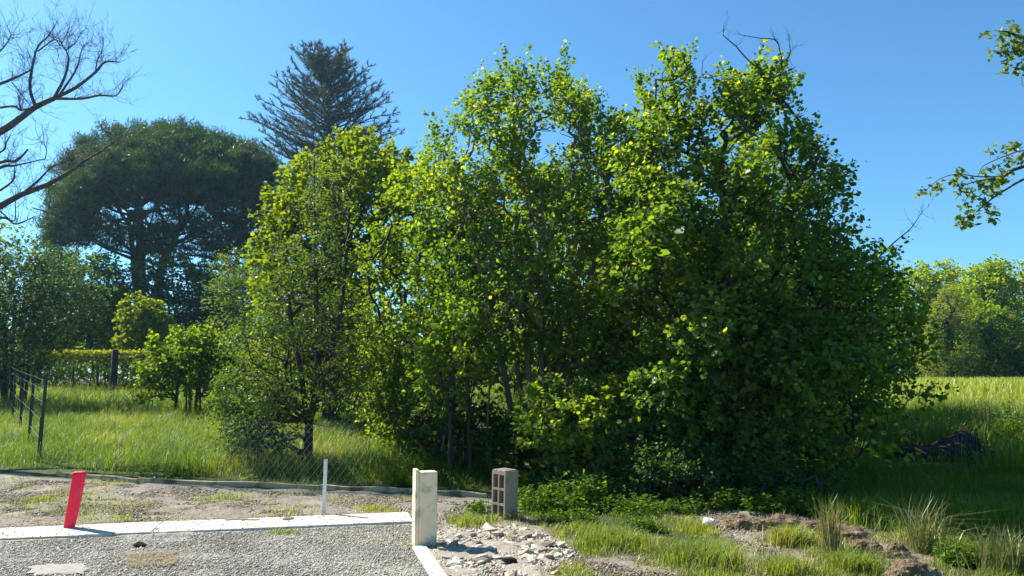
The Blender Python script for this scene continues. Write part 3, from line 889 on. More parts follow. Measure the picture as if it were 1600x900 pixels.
# ================================================================== far tree line across the field on the right
def far_tree(label, poly, D, px, n, nl, size, mat, tmax, seed, tm=OVAL, name='oak_tree', L=.9, lump=2.0, carve=.38):
    b = bxyz(px, D)
    ys = min(p[1] for p in poly)
    st = [curve([b, at(px + 3, 540, D), at(px, ys + 60, D)], 8)] + [curve([at(px, 545, D), at(px + k * 16, 500, D) + np.array([0, k, 0]), at(px + k * 26, ys + 70, D) + np.array([0, k * 1.5, 0])], 6) for k in (-1, 1)]
    return tree(name, label, poly, D, b, n, nl, size, tm, mat, tmax, L, st, 'bark', seed, .28, group=None, r_tip=.02, rmax=.3, carve=carve, lump=lump, jitter=3, sides=3)
M['far_oak'] = leaf_mat('far_oak_leaf', [(0, (.085, .155, .016)), (.5, (.17, .26, .02)), (1, (.29, .35, .03))], .55, (2.2, 2.0, .3), .02, .5)
far_tree('dark green oak, leftmost of the far trees', [(1385, 592), (1380, 470), (1398, 425), (1425, 408), (1455, 410), (1482, 406), (1505, 420), (1510, 500), (1500, 592)], 80, 1440, 1500, 12, (.30, .50), 'far_oak', 4.5, 81)
far_tree('pale yellow-green willow in front of the far oaks', [(1438, 597), (1440, 540), (1450, 490), (1468, 452), (1486, 442), (1505, 462), (1522, 505), (1530, 560), (1522, 597)], 64, 1482, 900, 13, (.22, .40), 'willow', 2.4, 82, LANCE, 'willow_tree', .8, 1.4)
far_tree('bright green round oak right of the willow', [(1492, 560), (1495, 480), (1502, 440), (1522, 414), (1550, 403), (1575, 412), (1590, 445), (1592, 520), (1580, 570)], 74, 1545, 1500, 12, (.28, .48), 'far_oak', 4.0, 83)
far_tree('oak cut by the right edge of the picture', [(1568, 590), (1566, 500), (1572, 450), (1592, 410), (1640, 400), (1700, 410), (1730, 470), (1730, 590)], 78, 1640, 1700, 12, (.28, .48), 'far_oak', 4.5, 84)
far_tree('low dark oak in front of the bright oak', [(1496, 598), (1498, 550), (1510, 510), (1535, 482), (1562, 480), (1590, 500), (1612, 545), (1610, 598)], 66, 1555, 850, 12, (.26, .44), 'mid', 3.0, 85)
far_tree('dark oak mostly hidden behind the largest hazel', [(1250, 592), (1255, 470), (1300, 430), (1350, 425), (1395, 440), (1400, 592)], 84, 1330, 700, 11, (.34, .55), 'mid', 4.5, 86)
far_tree('dark shrub mass at the far edge of the field by the right border', [(1590, 598), (1592, 560), (1620, 520), (1680, 510), (1740, 540), (1745, 598)], 68, 1665, 600, 11, (.26, .44), 'dark', 3.0, 87)

# distant wood closing the horizon all round
def far_wood():
    n = 15000
    a = rng.uniform(-1.25, 1.25, n)
    rr = rng.uniform(125, 150, n)
    x, y = np.sin(a) * rr, np.cos(a) * rr
    hmax = 5.5 + 4.5 * vnoise(np.column_stack([a * 60, a * 0]), 4.0, 3)
    z = 1.0 + hmax * rng.random(n) ** .8
    P = np.column_stack([x, y, z])
    o = link('far_wood', leaf_mesh('far_wood', P, rng.normal(size=P.shape), norm(np.array([0, 0, 1.]) + rng.normal(size=P.shape)), rng.uniform(1.2, 2.4, n), np.clip(rng.normal(.4, .2, n), 0, 1), OVAL, np.zeros(3)), M['mid'])
    tag(o, 'distant wood along the horizon behind the meadow', 'wood', kind='stuff')
far_wood()

# ================================================================== bare tree entering at the left edge
def bare_tree():
    D = 15.0
    b = bxyz(-215, D)
    t = thing('bare_tree', 'leafless tree reaching in from the left edge with upturned twigs', 'tree', b)
    mb = MB()
    tr = curve([b, at(-210, 450, D), at(-190, 330, D), at(-150, 280, D)], 12)
    mb.tube(tr - b, list(np.linspace(.24, .13, len(tr))), 10)
    link('trunk', mb.mesh('trunk', True), M['bark_bare'], t)
    limbs = [([(-150, 280), (-70, 240), (0, 206), (30, 186), (56, 167), (84, 154)], .11, .06, 10),
             ([(84, 154), (118, 137), (149, 113), (160, 100), (170, 96), (186, 97)], .05, .012, 16),
             ([(84, 154), (128, 154), (155, 149), (178, 150), (187, 144), (192, 132)], .035, .008, 16),
             ([(56, 167), (47, 140), (50, 107), (59, 73), (75, 57), (89, 34)], .045, .008, 22),
             ([(84, 154), (100, 123), (107, 95), (103, 79), (92, 62)], .04, .008, 18),
             ([(92, 150), (118, 110), (126, 84), (130, 70)], .03, .006, 12),
             ([(59, 80), (85, 62), (95, 70), (108, 44)], .02, .005, 9), ([(103, 79), (118, 66), (128, 48)], .018, .005, 8),
             ([(149, 113), (152, 95), (160, 78), (162, 66)], .018, .005, 8),
             ([(-120, 262), (-50, 150), (0, 131), (25, 121), (47, 110)], .06, .02, 24), ([(0, 168), (22, 166), (33, 172), (50, 168)], .03, .02, 8), ([(-50, 150), (-20, 100), (5, 75), (18, 55)], .04, .007, 22),
             ([(33, 172), (30, 152), (45, 138)], .02, .008, 6), ([(18, 128), (32, 145), (47, 165)], .012, .008, 4),
             ([(-180, 330), (-80, 360), (0, 322), (33, 304), (73, 289), (111, 267), (130, 253), (160, 235), (190, 212)], .10, .012, 26),
             ([(33, 304), (60, 282), (82, 260), (107, 252)], .035, .010, 14), ([(-80, 300), (0, 262), (22, 259), (71, 248)], .05, .010, 12),
             ([(-80, 290), (0, 254), (22, 252), (35, 243), (44, 233)], .045, .022, 8), ([(0, 298), (20, 282), (23, 262)], .03, .014, 8), ([(-60, 250), (0, 238), (10, 222), (16, 212)], .03, .012, 6),
             ([(-80, 360), (0, 340), (25, 350), (55, 338)], .04, .010, 12), ([(71, 248), (72, 232), (60, 214)], .012, .005, 8), ([(0, 330), (22, 345), (24, 310)], .02, .01, 6)]
    for pts, r0, r1, nt in limbs:
        mb = MB()
        dd = rng.uniform(-.7, .7)
        c = px_limb(mb, pts, D, r0 * .85, r1 * .85, b, 16, 6)
        lo = link('limb', mb.mesh('limb', True), M['bark_bare'], t)
        mb = MB()
        twigs(mb, c, b, int(nt * 1.4), .60, .0052, .45, 3, .15)
        link('twigs', mb.mesh('twigs'), M['bark_bare'], lo)['kind'] = 'stuff'
bare_tree()

# ================================================================== oak whose leafy branch ends hang in from the right
def right_oak():
    D = 8.0
    b = bxyz(1930, D)
    t = thing('oak_tree', 'oak branch ends with young leaves hanging in from the right edge', 'tree', b)
    mb = MB()
    tr = curve([b, at(1925, 400, D), at(1900, 200, D), at(1880, 20, D)], 12)
    mb.tube(tr - b, list(np.linspace(.2, .1, len(tr))), 10)
    link('trunk', mb.mesh('trunk', True), M['bark'], t)
    z = lambda x, y: (1400 + x / 2.5, 20 + y / 2.5)
    limbs = [([(1905, 230), (1750, 235), z(500, 600), z(420, 640), z(330, 655), z(240, 680)], .028, .003), ([(1750, 236), (1650, 262), z(500, 650), z(430, 690), z(370, 730), z(300, 790), z(270, 820)], .018, .0025),
             ([z(420, 640), z(320, 640), z(240, 630), z(170, 650), z(110, 700)], .008, .002), ([z(480, 540), z(400, 570), z(340, 600), z(320, 640)], .006, .003), ([(1750, 235), (1650, 230), z(480, 540), z(455, 525)], .012, .003),
             ([z(370, 730), z(345, 755), z(370, 810)], .005, .002), ([z(420, 640), z(400, 600), z(430, 580), z(440, 580)], .005, .002), ([z(300, 680), z(265, 750), z(275, 760)], .004, .002),
             ([(1890, 60), (1740, 50), (1640, 55), z(490, 95), z(440, 75), z(385, 70)], .04, .003), ([(1640, 55), z(520, 150), z(470, 150), z(415, 155), z(380, 150)], .01, .002), ([z(520, 150), z(490, 190), z(465, 215), z(430, 195)], .006, .002),
             ([(1650, 60), (1620, 100), z(495, 240), z(495, 285)], .006, .002), ([(1900, 140), (1760, 130), (1680, 150)], .03, .006)]
    for pts, r0, r1 in limbs:
        mb = MB(); px_limb(mb, pts, D, r0, r1, b, 18, 6)
        link('branch', mb.mesh('branch', True), M['bark'], t)
    cl = [(97, 700), (165, 680), (150, 690), (240, 665), (235, 655), (260, 625), (245, 705), (300, 680), (315, 672), (350, 690), (375, 700), (380, 540), (455, 520), (465, 525), (440, 580), (490, 570), (350, 615), (430, 625), (440, 620), (395, 655),
          (385, 660), (375, 705), (345, 755), (335, 750), (390, 780), (275, 750), (270, 820), (285, 830), (300, 800), (370, 810), (265, 800), (250, 820), (310, 715), (355, 680), (425, 545), (500, 555),
          (385, 70), (440, 65), (425, 90), (470, 80), (460, 110), (490, 95), (420, 130), (380, 150), (415, 155), (480, 150), (460, 160), (430, 190), (445, 215), (465, 225), (490, 190), (495, 240), (495, 285), (475, 130), (450, 145), (500, 120), (440, 85), (470, 200), (495, 160),
          (520, 560), (540, 520), (560, 600), (600, 560), (640, 580), (700, 540), (760, 560), (530, 100), (560, 60), (580, 120), (620, 90), (660, 60), (700, 110), (560, 170), (600, 200), (680, 180), (740, 80), (800, 100), (850, 60), (720, 260), (650, 300)]
    cl = np.array(cl, float)
    P = at(1400 + cl[:, 0] / 2.5, 20 + cl[:, 1] / 2.5, np.full(len(cl), D))
    P[:, 1] += rng.normal(0, .05, len(P))
    T = np.array([(0, 0, 0), (.3, .18, .04), (.5, .13, .02), (.72, .27, .03), (1, 0, -.08), (.72, -.27, .03), (.5, -.13, .02), (.3, -.18, .04)])
    k = 0
    shared = []
    for v in (.25, .5, .8):
        lm = mesh_np('leaf', T, [np.array([(0, 1, 2, 3), (0, 3, 4, 5), (0, 5, 6, 7)])], rnd=np.full(8, v))
        lm.materials.append(M['oak']); shared.append(lm)
    for p in P:
        for _ in range(6):
            if k >= 300: break
            o = link('leaf', shared[k % 3], None, t)
            a = rng.uniform(0, 6.28)
            o.location = p - b + rng.normal(0, .016, 3)
            o.rotation_euler = (rng.normal(0, .6), rng.uniform(-.3, .9), a)
            s = rng.uniform(.055, .085)
            o.scale = (s, s, s)
            k += 1
    rest = P
    n = 7
    pos = rest[:, None] + rng.normal(0, .035, (len(rest), n, 3))
    f = lambda a: a.reshape(-1, 3)
    link('crown', leaf_mesh('crown', f(pos), rng.normal(size=(len(rest) * n, 3)), norm(np.array([0, 0, 1.]) + rng.normal(size=(len(rest) * n, 3)) * .6), rng.uniform(.06, .09, len(rest) * n), rng.random(len(rest) * n), OVAL, b), M['oak'], t)['kind'] = 'stuff'
right_oak()

# ================================================================== clipped hedge and the fences on the left
def hedge():
    D = 33.0
    a, c = bxyz(-200, D), bxyz(400, D)
    H = at(200, 549, D)[2] - a[2]
    b = (a + c) / 2; b[2] = gz(b[0], b[1])
    t = thing('clipped_hedge', 'low clipped hedge with a flat yellow-green top behind the meadow', 'hedge', b)
    n = 34000
    x = rng.uniform(a[0], c[0], n); z = np.where(rng.random(n) < .25, H - rng.random(n) * .12, rng.uniform(.08, 1, n) * H)
    y = D + np.sign(rng.uniform(-1, 1, n)) * rng.random(n) ** .4 * .55
    P = np.column_stack([x, y, z + gz(x, y)])
    P += rng.normal(0, .03, P.shape)
    keep = (vnoise(P, .5, 3) > .33) | (z > H - .15)
    P, z = P[keep], z[keep]
    rn = np.clip(np.where(z > H - .14, .9, .25) + rng.normal(0, .15, len(z)), 0, 1)  # top leaves coloured yellower to put sunlight on the hedge top
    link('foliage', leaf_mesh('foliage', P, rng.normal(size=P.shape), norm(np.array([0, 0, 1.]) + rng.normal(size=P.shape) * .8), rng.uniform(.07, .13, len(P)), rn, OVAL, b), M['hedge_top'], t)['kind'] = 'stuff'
    for i in range(22):
        X = a[0] + (c[0] - a[0]) * (i + .5) / 22
        mb = MB()
        base = np.array([X, D, gz(X, D) - .03])
        for k in range(3):
            e = base + np.array([rng.normal(0, .25), rng.normal(0, .2), H * .85])
            mb.tube(curve([base, base * .5 + e * .5 + rng.normal(0, .06, 3), e], 5) - b, [.03, .022, .018, .012, .008][:len(curve([base, base * .5 + e * .5, e], 5))], 4)
        link('stem', mb.mesh('stem'), M['bark'], t)
hedge()

def fence():
    pts = [(60, 723), (44, 697), (31, 676), (19, 660), (10, 643), (2, 629), (-8, 619)]
    B = [G(*p) for p in pts]
    t = thing('wire_fence', 'dark green metal post and wire fence running back along the left edge', 'fence', B[0])
    tops = []
    for i, p in enumerate(B):
        mb = MB()
        h = 1.40 + (.04 if i == 0 else rng.uniform(-.03, .03))
        lean = np.array([.03 if i == 0 else rng.normal(0, .025), 0, 0])
        q = p - B[0]
        w = .026
        # T-section post
        for (x0, x1, y0, y1) in ((-w, w, -.004, .004), (-.004, .004, .0045, .045)):
            V = []
            for z, l in ((-.15, 0), (h, 1)):
                V += [(q[0] + x + lean[0] * l, q[1] + y, q[2] + z) for x, y in ((x0, y0), (x1, y0), (x1, y1), (x0, y1))]
            mb.add(V, [(3, 2, 1, 0), (4, 5, 6, 7), (0, 1, 5, 4), (1, 2, 6, 5), (2, 3, 7, 6), (3, 0, 4, 7)])
        link('post', mb.mesh('post'), M['fence_post'], t)
        tops.append((q, lean, h))
    # brace against the first post
    mb = MB(); q = B[0] - B[0]
    mb.tube([q + np.array([-.16, .25, -.1]), q + np.array([-.02, .03, .75])], .022, 6)
    link('brace', mb.mesh('brace'), M['wood_dark'], t)
    for hz in (.12, .4, .7, 1.0, 1.2, 1.36):
        mb = MB()
        path = []
        for q, l, h in tops:
            path.append(q + l * hz / h + np.array([0, -.008, min(hz, h - .02)]))
        for a, c in zip(path[:-1], path[1:]):
            m = (a + c) / 2 - np.array([0, 0, .015])
            mb.tube([a, m, c], .0018, 4)
        link('wire', mb.mesh('wire'), M['wire'], t)
fence()

def wood_post(px, py0, py1, D, w, label, name='fence_post'):
    p = bxyz(px, D); h = at(px, py1, D)[2] - p[2]
    mb = MB(); mb.tube([(0, 0, -.1), (.01, 0, h * .5), (.0, 0, h - .03), (0, 0, h)], [w, w * .95, w * .9, w * .7], 8)
    tag(link(name, mb.mesh(name, True), M['wood_dark'], None, p), label, 'post')
wood_post(177, 615, 546, 30, .13, 'stout dark wooden post standing in front of the clipped hedge')
wood_post(152, 612, 570, 30, .035, 'thin stake left of the stout wooden post by the hedge', 'stake')
wood_post(113, 612, 572, 31, .035, 'thin stake at the left end of the clipped hedge', 'stake')

# slack chain-link netting standing along the edge timber, in front of the evergreen
def netting():
    a, c = G(335, 752), G(575, 763)
    b = (a + c) / 2
    t = thing('wire_netting', 'slack diagonal wire netting in front of the glossy evergreen', 'netting', b)
    Lw = np.linalg.norm(c - a); H = .98
    ex = (c - a) / Lw
    def pt(u, v):
        sag = -.10 * math.sin(u * 1.7) - .12 * v * (u / Lw)
        return a + ex * u + np.array([0, .16 * v + .05 * math.sin(u * 3), v + sag * v / H]) - b
    mb = MB()
    s = .105
    for sg in (1, -1):
        u0 = -H
        while u0 < Lw + H:
            path = []
            for k in range(9):
                v = H * k / 8; u = u0 + v * .75 if sg > 0 else u0 - v * .75
                if 0 <= u <= Lw: path.append(pt(u, v))
            if len(path) > 1: mb.tube(path, .0015, 3, False)
            u0 += s
    mb.tube([pt(Lw * k / 12, 0.0) for k in range(13)], .0026, 3)
    link('mesh', mb.mesh('mesh'), M['wire'], t)
    for u in (0.02, Lw - .02):
        mb = MB(); p = pt(u, 0); q = pt(u, H)
        mb.tube([p - np.array([0, 0, .15]), q + np.array([0, 0, .03])], .003, 4)
        link('stake', mb.mesh('stake'), M['fence_post'], t)
netting()

# ================================================================== kerbs
def kerb():
    A0, A1 = G(0, 842.5), G(646, 815.5)      # near edge
    B0, B1 = G(0, 823), G(646, 803.5)        # far edge
    d = (A1 - A0)[:2] / np.linalg.norm((A1 - A0)[:2])
    nrm = np.array([-d[1], d[0]])
    w = min(((B0 - A0)[:2] @ nrm + (B1 - A1)[:2] @ nrm) / 2, .6)
    L = np.linalg.norm((A1 - A0)[:2])
    t = tag(thing('concrete_kerb', 'long pale flush concrete kerb crossing the gravel at left', 'kerb', (A1[0], A1[1], 0)), kind='structure')
    del t['category']
    ang = math.atan2(d[1], d[0])
    n = 9
    unit = (L + 1.9) / n
    k = 0
    for i in range(n):
        mb = MB()
        mb.box(-unit * (i + 1) + .0015, -unit * i - .0015, 0, w, -.10, .009 + rng.uniform(-.002, .002))
        m = bevelled(mb.mesh('kerb_stone'), .004)
        o = link('kerb_stone', m, M['concrete'], t)
        o.rotation_euler[2] = ang
    # return kerb, running towards the viewer from the concrete post
    P0, P1 = G(668, 856), G(699, 900)
    Q0 = G(682, 856)
    w2 = .10
    t2 = tag(thing('concrete_kerb', 'short dusty concrete kerb leading towards the viewer from the post', 'kerb', (P1[0], P1[1], 0)), kind='structure')
    del t2['category']
    e = (P1 - P0)[:2]; e = e / np.linalg.norm(e)
    a2 = math.atan2(e[1], e[0])
    for i in range(4):
        mb = MB(); mb.box(-1.1 + i * 1.0 + .004, -1.1 + (i + 1) * 1.0 - .004, -.13, 0, -.10, .010)
        o = link('kerb_stone', bevelled(mb.mesh('kerb_stone'), .008), M['concrete'], t2)
        o.rotation_euler[2] = a2
kerb()

# ================================================================== posts, block and timber
def concrete_post():
    p = G(663, 850)
    s = p[1] / FPX
    W_, D_, H_ = .205, .13, 112 * s * 1.0
    mb = MB()
    mb.box(-W_ / 2 + .035, W_ / 2, -D_ / 2, D_ / 2, -.05, H_ - .024)
    m = mb.mesh('concrete_post')
    bevelled(m, .014, 2)
    t = thing('concrete_post', 'short cream concrete kerb stone set upright at the kerb corner', 'post', p)
    t.rotation_euler[2] = R(20)
    link('body', m, M['post_concrete'], t)
    mb = MB()
    mb.box(-W_ / 2, -W_ / 2 + .036, -D_ / 2 + .004, D_ / 2 + .004, -.05, H_)
    link('raised_lip', bevelled(mb.mesh('raised_lip'), .008), M['post_concrete'], t)
concrete_post()

def red_post():
    p = G(107, 825)
    t = thing('marker_post', 'bent red plastic marker post leaning over the white kerb', 'post', p)
    s = p[1] / FPX
    top = at(125.5, 741, p[1]) - p
    path = []
    for k in range(15):
        u = k / 14
        path.append((top[0] * (1.25 * u - .25 * u * u), -.02 * u, -.03 + (top[2] + .03) * u))
    w, d = .055, .034
    prof = []
    for cx, cy, a0 in ((w - .014, d - .014, 0), (-w + .014, d - .014, 90), (-w + .014, -d + .014, 180), (w - .014, -d + .014, 270)):
        for k in range(4):
            a = R(a0 + k * 30); prof.append((cx + .014 * math.cos(a), cy + .014 * math.sin(a)))
    n = len(prof)
    ca, sa = math.cos(R(16)), math.sin(R(16))
    V, F = [], []
    for i, q in enumerate(path):
        sc = .90 + .18 * (i / 14)
        for x, y in prof:
            x, y = x * sc, y * sc
            V.append((q[0] + x * ca - y * sa, q[1] + x * sa + y * ca, q[2]))
    for i in range(14):
        for k in range(n):
            F.append((i * n + k, i * n + (k + 1) % n, (i + 1) * n + (k + 1) % n, (i + 1) * n + k))
    F.append(tuple(range(n))[::-1])
    mb = MB(); mb.add(V, F)
    link('body', mb.mesh('body', True), M['red'], t)
    # rounded cap with a pressed-in front
    V, F = [], []
    q = path[-1]
    for j, (hz, sc) in enumerate(((-.006, 1.13), (.010, 1.12), (.022, 1.03), (.028, .80), (.030, .35))):
        for x, y in prof:
            x, y = x * sc, y * sc
            V.append((q[0] + x * ca - y * sa, q[1] + x * sa + y * ca, q[2] + hz))
    for i in range(4):
        for k in range(n):
            F.append((i * n + k, i * n + (k + 1) % n, (i + 1) * n + (k + 1) % n, (i + 1) * n + k))
    F.append(tuple(4 * n + k for k in range(n)))
    mb = MB(); mb.add(V, F)
    link('cap', mb.mesh('cap', True), M['red'], t)
red_post()

def thin_post():
    p = G(506, 803)
    top = at(509.5, 718, p[1]) - p
    t = thing('metal_stake', 'thin upright white angle-iron stake behind the kerb', 'stake', p)
    for nm, (x0, x1, y0, y1) in (('front_flange', (-.024, .010, -.003, .003)), ('side_flange', (.0105, .0165, -.003, .034))):
        mb = MB(); V = []
        for z, l in ((-.1, 0), (top[2], 1)):
            V += [(x + top[0] * l, y, z) for x, y in ((x0, y0), (x1, y0), (x1, y1), (x0, y1))]
        mb.add(V, [(3, 2, 1, 0), (4, 5, 6, 7), (0, 1, 5, 4), (1, 2, 6, 5), (2, 3, 7, 6), (3, 0, 4, 7)])
        o = link(nm, mb.mesh(nm), M['white_metal'], t)
    t.rotation_euler[2] = R(12)
thin_post()

def cinder_block():
    p = G(788, 809)
    t = thing('hollow_block', 'grey hollow concrete building block standing on end by the weeds', 'block', p)
    W_, Dp, H_ = .205, .20, .525
    xs = [0, .022, .092, .113, .183, W_]
    zs = [0, .035, .165, .19, .325, .35, .49, H_]
    holes = {(i, j) for i in (1, 3) for j in (1, 3, 5)}
    bm = bmesh.new()
    vc = {}
    def V(x, y, z):
        k = (round(x, 4), round(y, 4), round(z, 4))
        if k not in vc: vc[k] = bm.verts.new(k)
        return vc[k]
    def q(*c):
        try: bm.faces.new([V(*x) for x in c])
        except ValueError: pass
    dep = .185
    for i in range(5):
        for j in range(7):
            x0, x1, z0, z1 = xs[i], xs[i + 1], zs[j], zs[j + 1]
            if (i, j) in holes:
                q((x0, 0, z0), (x0, dep, z0), (x0, dep, z1), (x0, 0, z1)); q((x1, 0, z0), (x1, 0, z1), (x1, dep, z1), (x1, dep, z0))
                q((x0, 0, z0), (x1, 0, z0), (x1, dep, z0), (x0, dep, z0)); q((x0, 0, z1), (x0, dep, z1), (x1, dep, z1), (x1, 0, z1))
                q((x0, dep, z0), (x1, dep, z0), (x1, dep, z1), (x0, dep, z1))
            else:
                q((x0, 0, z0), (x1, 0, z0), (x1, 0, z1), (x0, 0, z1))
            q((x0, Dp, z0), (x0, Dp, z1), (x1, Dp, z1), (x1, Dp, z0))
    for j in range(7):
        q((0, 0, zs[j]), (0, 0, zs[j + 1]), (0, Dp, zs[j + 1]), (0, Dp, zs[j])); q((W_, 0, zs[j]), (W_, Dp, zs[j]), (W_, Dp, zs[j + 1]), (W_, 0, zs[j + 1]))
    for i in range(5):
        top = H_ if i != 2 else H_
        q((xs[i], 0, H_), (xs[i + 1], 0, H_), (xs[i + 1], Dp, H_), (xs[i], Dp, H_)); q((xs[i], 0, 0), (xs[i], Dp, 0), (xs[i + 1], Dp, 0), (xs[i + 1], 0, 0))
    bmesh.ops.recalc_face_normals(bm, faces=bm.faces)
    m = bpy.data.meshes.new('body'); bm.to_mesh(m); bm.free()
    o = link('body', m, M['block'], t)
    o.location = (-W_ / 2, -Dp / 2, -.02)
    for x in (.004, .066, .135):                      # raised ribs of the top bed face
        mb = MB(); mb.box(x, x + .055, .004, Dp - .004, H_ - .002, H_ + .012)
        r = link('bed_rib', bevelled(mb.mesh('bed_rib'), .004), M['block'], t); r.location = o.location
    t.rotation_euler[2] = R(-44)
    t.rotation_euler[1] = R(1.5)
cinder_block()

def timbers():
    segs = [((88, 742.5), (216, 753), .05, 'dark end piece of the edge timber, behind the red marker'), ((216, 753), (500, 763.5), .05, 'long weathered edge timber lying along the grass, left of the thin stake'),
            ((500, 764), (645, 769), .045, 'edge timber between the thin stake and the concrete post'), ((655, 769.5), (762, 777), .04, 'edge timber between the concrete post and the hollow block')]
    for (a, c, w, lab) in segs:
        A, C_ = G(*a), G(*c)
        d = C_ - A; L = np.linalg.norm(d)
        mb = MB()
        n = 12
        V, F = [], []
        for i in range(n + 1):
            x = L * i / n; wob = .010 * math.sin(i * 1.3 + L); wz = .008 * math.sin(i * .9 + 1)
            for y, z in ((-w / 2, -.02), (w / 2, -.02), (w / 2, .052), (-w / 2, .052)):
                V.append((x, y + wob, z + wz))
        for i in range(n):
            for k in range(4):
                F.append((i * 4 + k, i * 4 + (k + 1) % 4, (i + 1) * 4 + (k + 1) % 4, (i + 1) * 4 + k))
        F += [(3, 2, 1, 0), tuple(n * 4 + k for k in range(4))]
        mb.add(V, F)
        o = link('edge_timber', bevelled(mb.mesh('edge_timber'), .006), M['timber'], None, A)
        o.rotation_euler = (0, -math.asin(d[2] / L), math.atan2(d[1], d[0]))
        tag(o, lab, 'timber', 'timbers edging the meadow')
timbers()

# ================================================================== stones, clods and small litter
def rock_mesh(seed, name, flat=.7, mat=None, sub=1, rough=.22):
    r = np.random.default_rng(seed)
    bm = bmesh.new()
    bmesh.ops.create_icosphere(bm, subdivisions=sub, radius=1)
    for v in bm.verts:
        k = 1 + r.normal(0, rough) - (.25 if r.random() < .3 else 0)
        v.co = Vector((v.co.x * k * r.uniform(.9, 1.1), v.co.y * k, v.co.z * k * flat))
    m = bpy.data.meshes.new(name); bm.to_mesh(m); bm.free()
    a = m.attributes.new('rnd', 'FLOAT', 'POINT')
    a.data.foreach_set('value', np.full(len(m.vertices), r.random(), np.float32))
    if mat: m.materials.append(mat)
    return m

def sample_poly(poly, n):
    lo, hi = poly.min(0), poly.max(0)
    out = np.zeros((0, 2))
    while len(out) < n:
        q = rng.uniform(lo, hi, (n * 3, 2)); out = np.vstack([out, q[inpoly(q, poly)]])
    return out[:n]

rocks = [rock_mesh(100 + i, 'rubble_stone', rng.uniform(.55, .85), M['rubble']) for i in range(9)]
RB = gpoly([(680, 838), (705, 824), (800, 820), (850, 834), (895, 862), (885, 880), (870, 899), (715, 899), (690, 862)])
for i, q in enumerate(sample_poly(RB, 280)):
    s = float(np.clip(rng.lognormal(-3.65, .42), .014, .065))
    o = link('rubble_stone', rocks[i % 9])
    o.location = (q[0], q[1], gz(*q) - .012 + s * .28)
    o.scale = (s * rng.uniform(.9, 1.7), s * rng.uniform(.8, 1.1), s * rng.uniform(.7, 1.0))
    o.rotation_euler = (rng.normal(0, .25), rng.normal(0, .25), rng.uniform(0, 6.28))
    tag(o, 'pale broken stone in the rubble patch beside the upright concrete post', 'stone', 'rubble stones beside the concrete post')

def pebbles(name, label, polys, n, smin, smax, mat, mean=-4.6, zoff=-.006):
    P = np.vstack([sample_poly(p, k) for p, k in zip(polys, n)])
    N = len(P)
    s = np.clip(rng.lognormal(mean, .5, N), smin, smax)
    T = np.array([(1, 0, 0), (0, 1, 0), (-1, 0, 0), (0, -1, 0), (0, 0, .75), (0, 0, -.4)], float)
    V = T[None] * (1 + rng.normal(0, .25, (N, 6, 1)))
    a = rng.uniform(0, 6.28, N); c, s_ = np.cos(a)[:, None], np.sin(a)[:, None]
    V = np.stack([V[..., 0] * c - V[..., 1] * s_, V[..., 0] * s_ + V[..., 1] * c, V[..., 2] + V[..., 0] * rng.normal(0, .3, (N, 1))], -1)
    V = V * s[:, None, None] + np.column_stack([P, gz(P[:, 0], P[:, 1]) + zoff])[:, None]
    Ft = np.array([(0, 1, 4), (1, 2, 4), (2, 3, 4), (3, 0, 4), (1, 0, 5), (2, 1, 5), (3, 2, 5), (0, 3, 5)])
    F = ((np.arange(N) * 6)[:, None, None] + Ft[None]).reshape(-1, 3)
    o = link(name, mesh_np(name, V.reshape(-1, 3), [F], rnd=np.repeat(np.clip(rng.normal(.5, .22, N) + (vnoise(P, .7, 51) * .6 + vnoise(P, .2, 52) * .4 - .5) * .5, 0, 1), 6)), mat)
    tag(o, label, cat='gravel', kind='stuff')
VIS_GRAVEL = gpoly([(-30, 846), (640, 818), (664, 850), (696, 899), (700, 915), (-30, 915)])
VIS_DIRT = gpoly([(-30, 756), (60, 748), (300, 760), (760, 780), (840, 815), (700, 836), (645, 802), (0, 820), (-30, 822)])
pebbles('gravel', 'loose grey gravel spread over the parking area', [VIS_GRAVEL], [48000], .003, .017, M['gravel'], -5.25, -.008)
pebbles('gravel', 'stray grit scattered over the pale kerb', [gpoly([(-20, 846), (645, 818), (645, 802), (-20, 820)])], [900], .003, .012, M['gravel'], -5.3, .010)
pebbles('gravel', 'brown gravel and soil crumbs between the kerb and the edge timbers', [VIS_DIRT], [15000], .004, .024, M['gravel'], -5.0, -.012)
pebbles('soil_crumbs', 'brown soil crumbs over the strip behind the kerb', [VIS_DIRT], [17000], .004, .028, M['crumb'], -4.9, -.012)
pebbles('rubble_chips', 'small pale chips between the rubble stones', [Z_RUBBLE], [7000], .005, .03, M['rubble'], -4.5, -.012)
pebbles('soil_crumbs', 'brown soil crumbs and chips on the bare ground at right', Z_BARE[:4], [3200, 1600, 2200, 3000], .004, .022, M['crumb'], -5.0, -.012)

